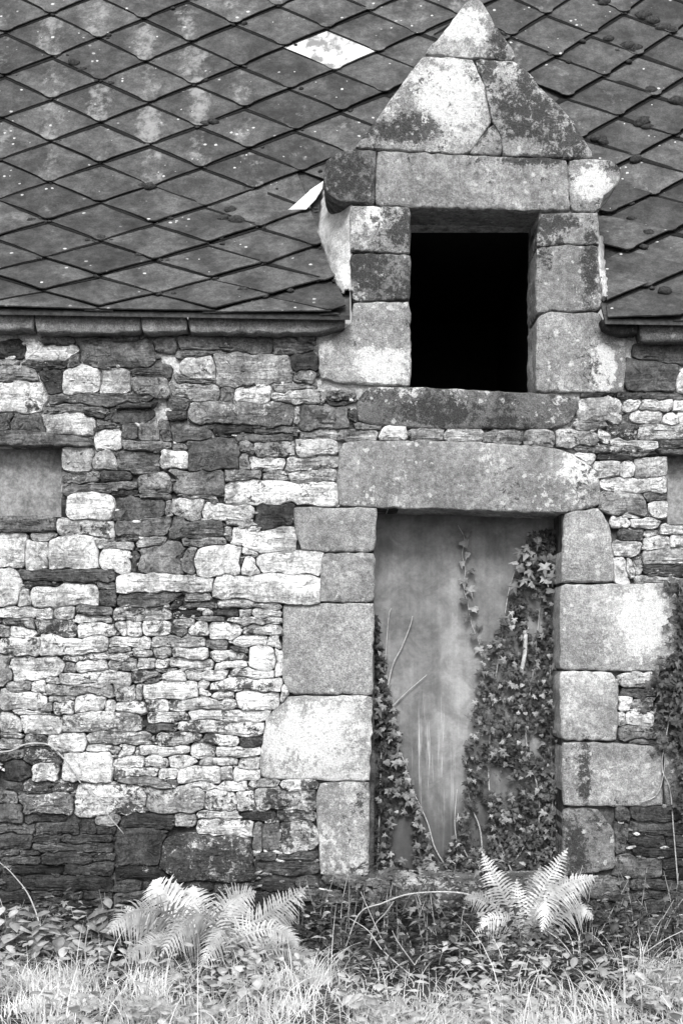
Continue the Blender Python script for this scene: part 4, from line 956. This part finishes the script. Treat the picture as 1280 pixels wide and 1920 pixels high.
# ---- canes, twigs and dry stalks
def stalk(pts, r0, r1, label, name='dry_stalk', group=None):
    P = [W(*q) for q in pts]; root = Vector(P[0]); c = curve(P, 10); v, f = tube(c, r0, r1, 5)
    return tag(mesh_obj(name, v, f, M['wood'], None, root, True), label, 'stalk' if 'stalk' in name else 'cane', group)
stalk([(1010,1800,-.5),(945,1712,-.5),(900,1685,-.52),(850,1673,-.53),(770,1676,-.55),(715,1694,-.57),(672,1715,-.58),(640,1800,-.6)], .0055, .003, 'long bare cane arching over the weeds below the threshold', 'bare_cane')
for pts in ([(740,1810,-.7),(715,1760,-.7),(688,1700,-.7),(676,1672,-.7)], [(690,1800,-.6),(700,1740,-.62),(722,1712,-.64),(738,1690,-.65)], [(800,1840,-.9),(770,1800,-.9),(745,1765,-.9),(735,1745,-.9)], [(825,1790,-.5),(815,1740,-.5),(808,1690,-.52),(806,1672,-.53)], [(915,1790,-.5),(914,1740,-.5),(912,1690,-.5)], [(795,1850,-.95),(720,1785,-.9),(690,1745,-.85),(655,1722,-.8)]):
    stalk(pts, .0035, .0018, 'dry bare stalk among the weeds below the threshold', group='dry stalks below the threshold')
for pts in ([(95,1800,-.9),(60,1690,-.7),(25,1640,-.5),(0,1617,-.4),(-20,1600,-.35)], [(365,1850,-1.1),(385,1800,-1.1),(418,1765,-1.1)], [(165,1830,-1.0),(160,1780,-1.0),(166,1735,-1.0)], [(235,1820,-.95),(238,1790,-.95),(246,1765,-.95)], [(15,1870,-1.3),(14,1850,-1.3),(15,1820,-1.3)]):
    stalk(pts, .004, .002, 'thin dry stalk standing in the weeds left of the large fern', group='dry stalks left of the large fern')
for pts in ([(1130,1850,-.8),(1190,1800,-.75),(1240,1765,-.7),(1290,1740,-.65)], [(1100,1850,-.8),(1060,1775,-.7),(1010,1735,-.62)]):
    stalk(pts, .004, .002, 'thin dry stalk in the weeds right of the slender fern', group='dry stalks right of the slender fern')
stalk([(-20,1412,-.02),(20,1408,-.03),(42,1398,-.04),(62,1394,-.045),(92,1397,-.045),(118,1420,-.04),(140,1447,-.035),(152,1468,-.03),(180,1492,-.04),(205,1530,-.04),(232,1563,-.03)], .006, .0025, 'dry creeper stem sagging across the rubble wall above the dark stones', 'creeper_stalk')

# ---- grass, ground cover
def grass_mesh(n, seed):
    r_ = np.random.RandomState(seed); vv, ff = [], []
    nc = 900
    cxs = r_.uniform(-2.7, 2.7, nc); cys = -.75-2.5*r_.rand(nc)**.9
    ch = .45+r_.gamma(2.2, .24, nc); ca = r_.uniform(0, 2*np.pi, nc); cd = r_.gamma(2.0, .5, nc)
    pk = r_.choice(nc, n, p=cd/cd.sum())
    for i in range(n):
        q = pk[i]; x = cxs[q]+r_.normal(0, .055); y = cys[q]+r_.normal(0, .055); near = -y
        if near < 1.08+.28*math.sin(x*2.3+.7)+.14*math.sin(x*6.1)+.10*math.sin(x*13.7) and r_.rand() < .93: continue
        h = (.06+.11*r_.rand()**1.3)*ch[q]*(.75 if near < 1.1 else 1.05)
        if r_.rand() < .06: h *= 1.7
        a = ca[q]+r_.normal(0, .9); w_ = r_.uniform(.0014, .0036); lean = abs(r_.normal(1.15, .65))*h
        dx, dy = np.cos(a), np.sin(a); sx, sy = -dy, dx
        if r_.rand() < .6: sx, sy = 1.0, r_.uniform(-.4, .4)
        z0 = gz(x, y)-.01; k0 = len(vv); bend = r_.uniform(.35, .55)
        for m in range(6):
            u = m/5; c = (x+dx*lean*u*u, y+dy*lean*u*u, z0+h*(u-bend*u*u*min(2.0, lean/h)))
            ww = w_*(1-u**1.5)
            vv.append((c[0]+sx*ww, c[1]+sy*ww, c[2]))
            vv.append((c[0]-sx*ww, c[1]-sy*ww, c[2]))
        for m in range(5): ff.append((k0+2*m, k0+2*m+1, k0+2*m+3, k0+2*m+2))
    return vv, ff
v, f = grass_mesh(36000, 5)
r_ = np.random.RandomState(9)
for _ in range(1100):                               # long loose strands among the weeds and in the grass
    x = r_.uniform(-2.4, 2.5); y = -r_.uniform(.2, 2.2)
    if y > -.95 and -1.6 < x < -.15: continue
    hh = r_.uniform(.10, .26)*(1 if y < -.6 else .9); a = r_.uniform(0, 6.28); ln = hh*abs(r_.normal(.9, .5)); w_ = r_.uniform(.001, .0022); k0 = len(v); z0 = gz(x, y)
    for m in range(8):
        u = m/7; ww = w_*(1-u**1.8); cx_, cy_, cz_ = x+math.cos(a)*ln*u*u, y+math.sin(a)*ln*u*u*.6, z0+hh*(u-.5*u*u*min(1.7, ln/hh)); v.append((cx_+ww, cy_, cz_)); v.append((cx_-ww, cy_-ww*.3, cz_))
    for m in range(7): f.append((k0+2*m, k0+2*m+1, k0+2*m+3, k0+2*m+2))
tag(mesh_obj('grass', v, f, M['grass']), 'pale uncut grass along the foot of the wall', 'grass', kind='stuff')
mass = ([], []); mass2 = ([], [])
for _ in range(6500):
    x = rg.uniform(-2.2, 2.3); y = -rg.random()**1.2*.95-.13; h = rg.random()**1.3*.30*(1-abs(y)*.65)*(.75+.35*math.sin(x*3.1)+.2*math.sin(x*9+1))
    if -1.35 < x < -.25: h *= .5
    if .05 < x < 1.5 and y > -.35: h = min(.36, h*1.5+.05)
    me = rg.choice(LM[('weed','d')]+LM[('ivy','d')]); rot = (Matrix.Rotation(rg.uniform(0, 6.28), 3, 'Z') @ Matrix.Rotation(rg.uniform(-.9, .3), 3, 'X')).to_euler()
    v, f = bake(me, Vector((x, y, gz(x, y)+.01+max(0, h))), rot, rg.uniform(.02, .05)); tgt = mass if rg.random() < .72 else mass2; add(tgt[0], tgt[1], v, f)
tag(mesh_obj('ground_cover', mass2[0], mass2[1], M['weed']), 'grey-green creeping leaves over the wall foot', 'ground cover', kind='stuff')
tag(mesh_obj('ground_cover', mass[0], mass[1], M['cover']), 'dark tangle of small leaves at the wall foot', 'ground cover', kind='stuff')
mass = ([], [])
for _ in range(4200):
    x = rg.uniform(-2.4, 2.4); y = -rg.uniform(.85, 2.6)
    if math.sin(x*4.7+y*2)*math.cos(y*5.2-x)+.35*math.sin(x*11) < -.15: continue
    h = rg.random()*.15
    me = rg.choice(LM[('weed','l')]); rot = (Matrix.Rotation(rg.uniform(0, 6.28), 3, 'Z') @ Matrix.Rotation(rg.uniform(-.5, .5), 3, 'X')).to_euler()
    v, f = bake(me, Vector((x, y, gz(x, y)+.01+h)), rot, rg.uniform(.025, .07)); add(mass[0], mass[1], v, f)
tag(mesh_obj('clover', mass[0], mass[1], M['grass']), 'small pale leaves mixed into the grass', 'ground cover', kind='stuff')
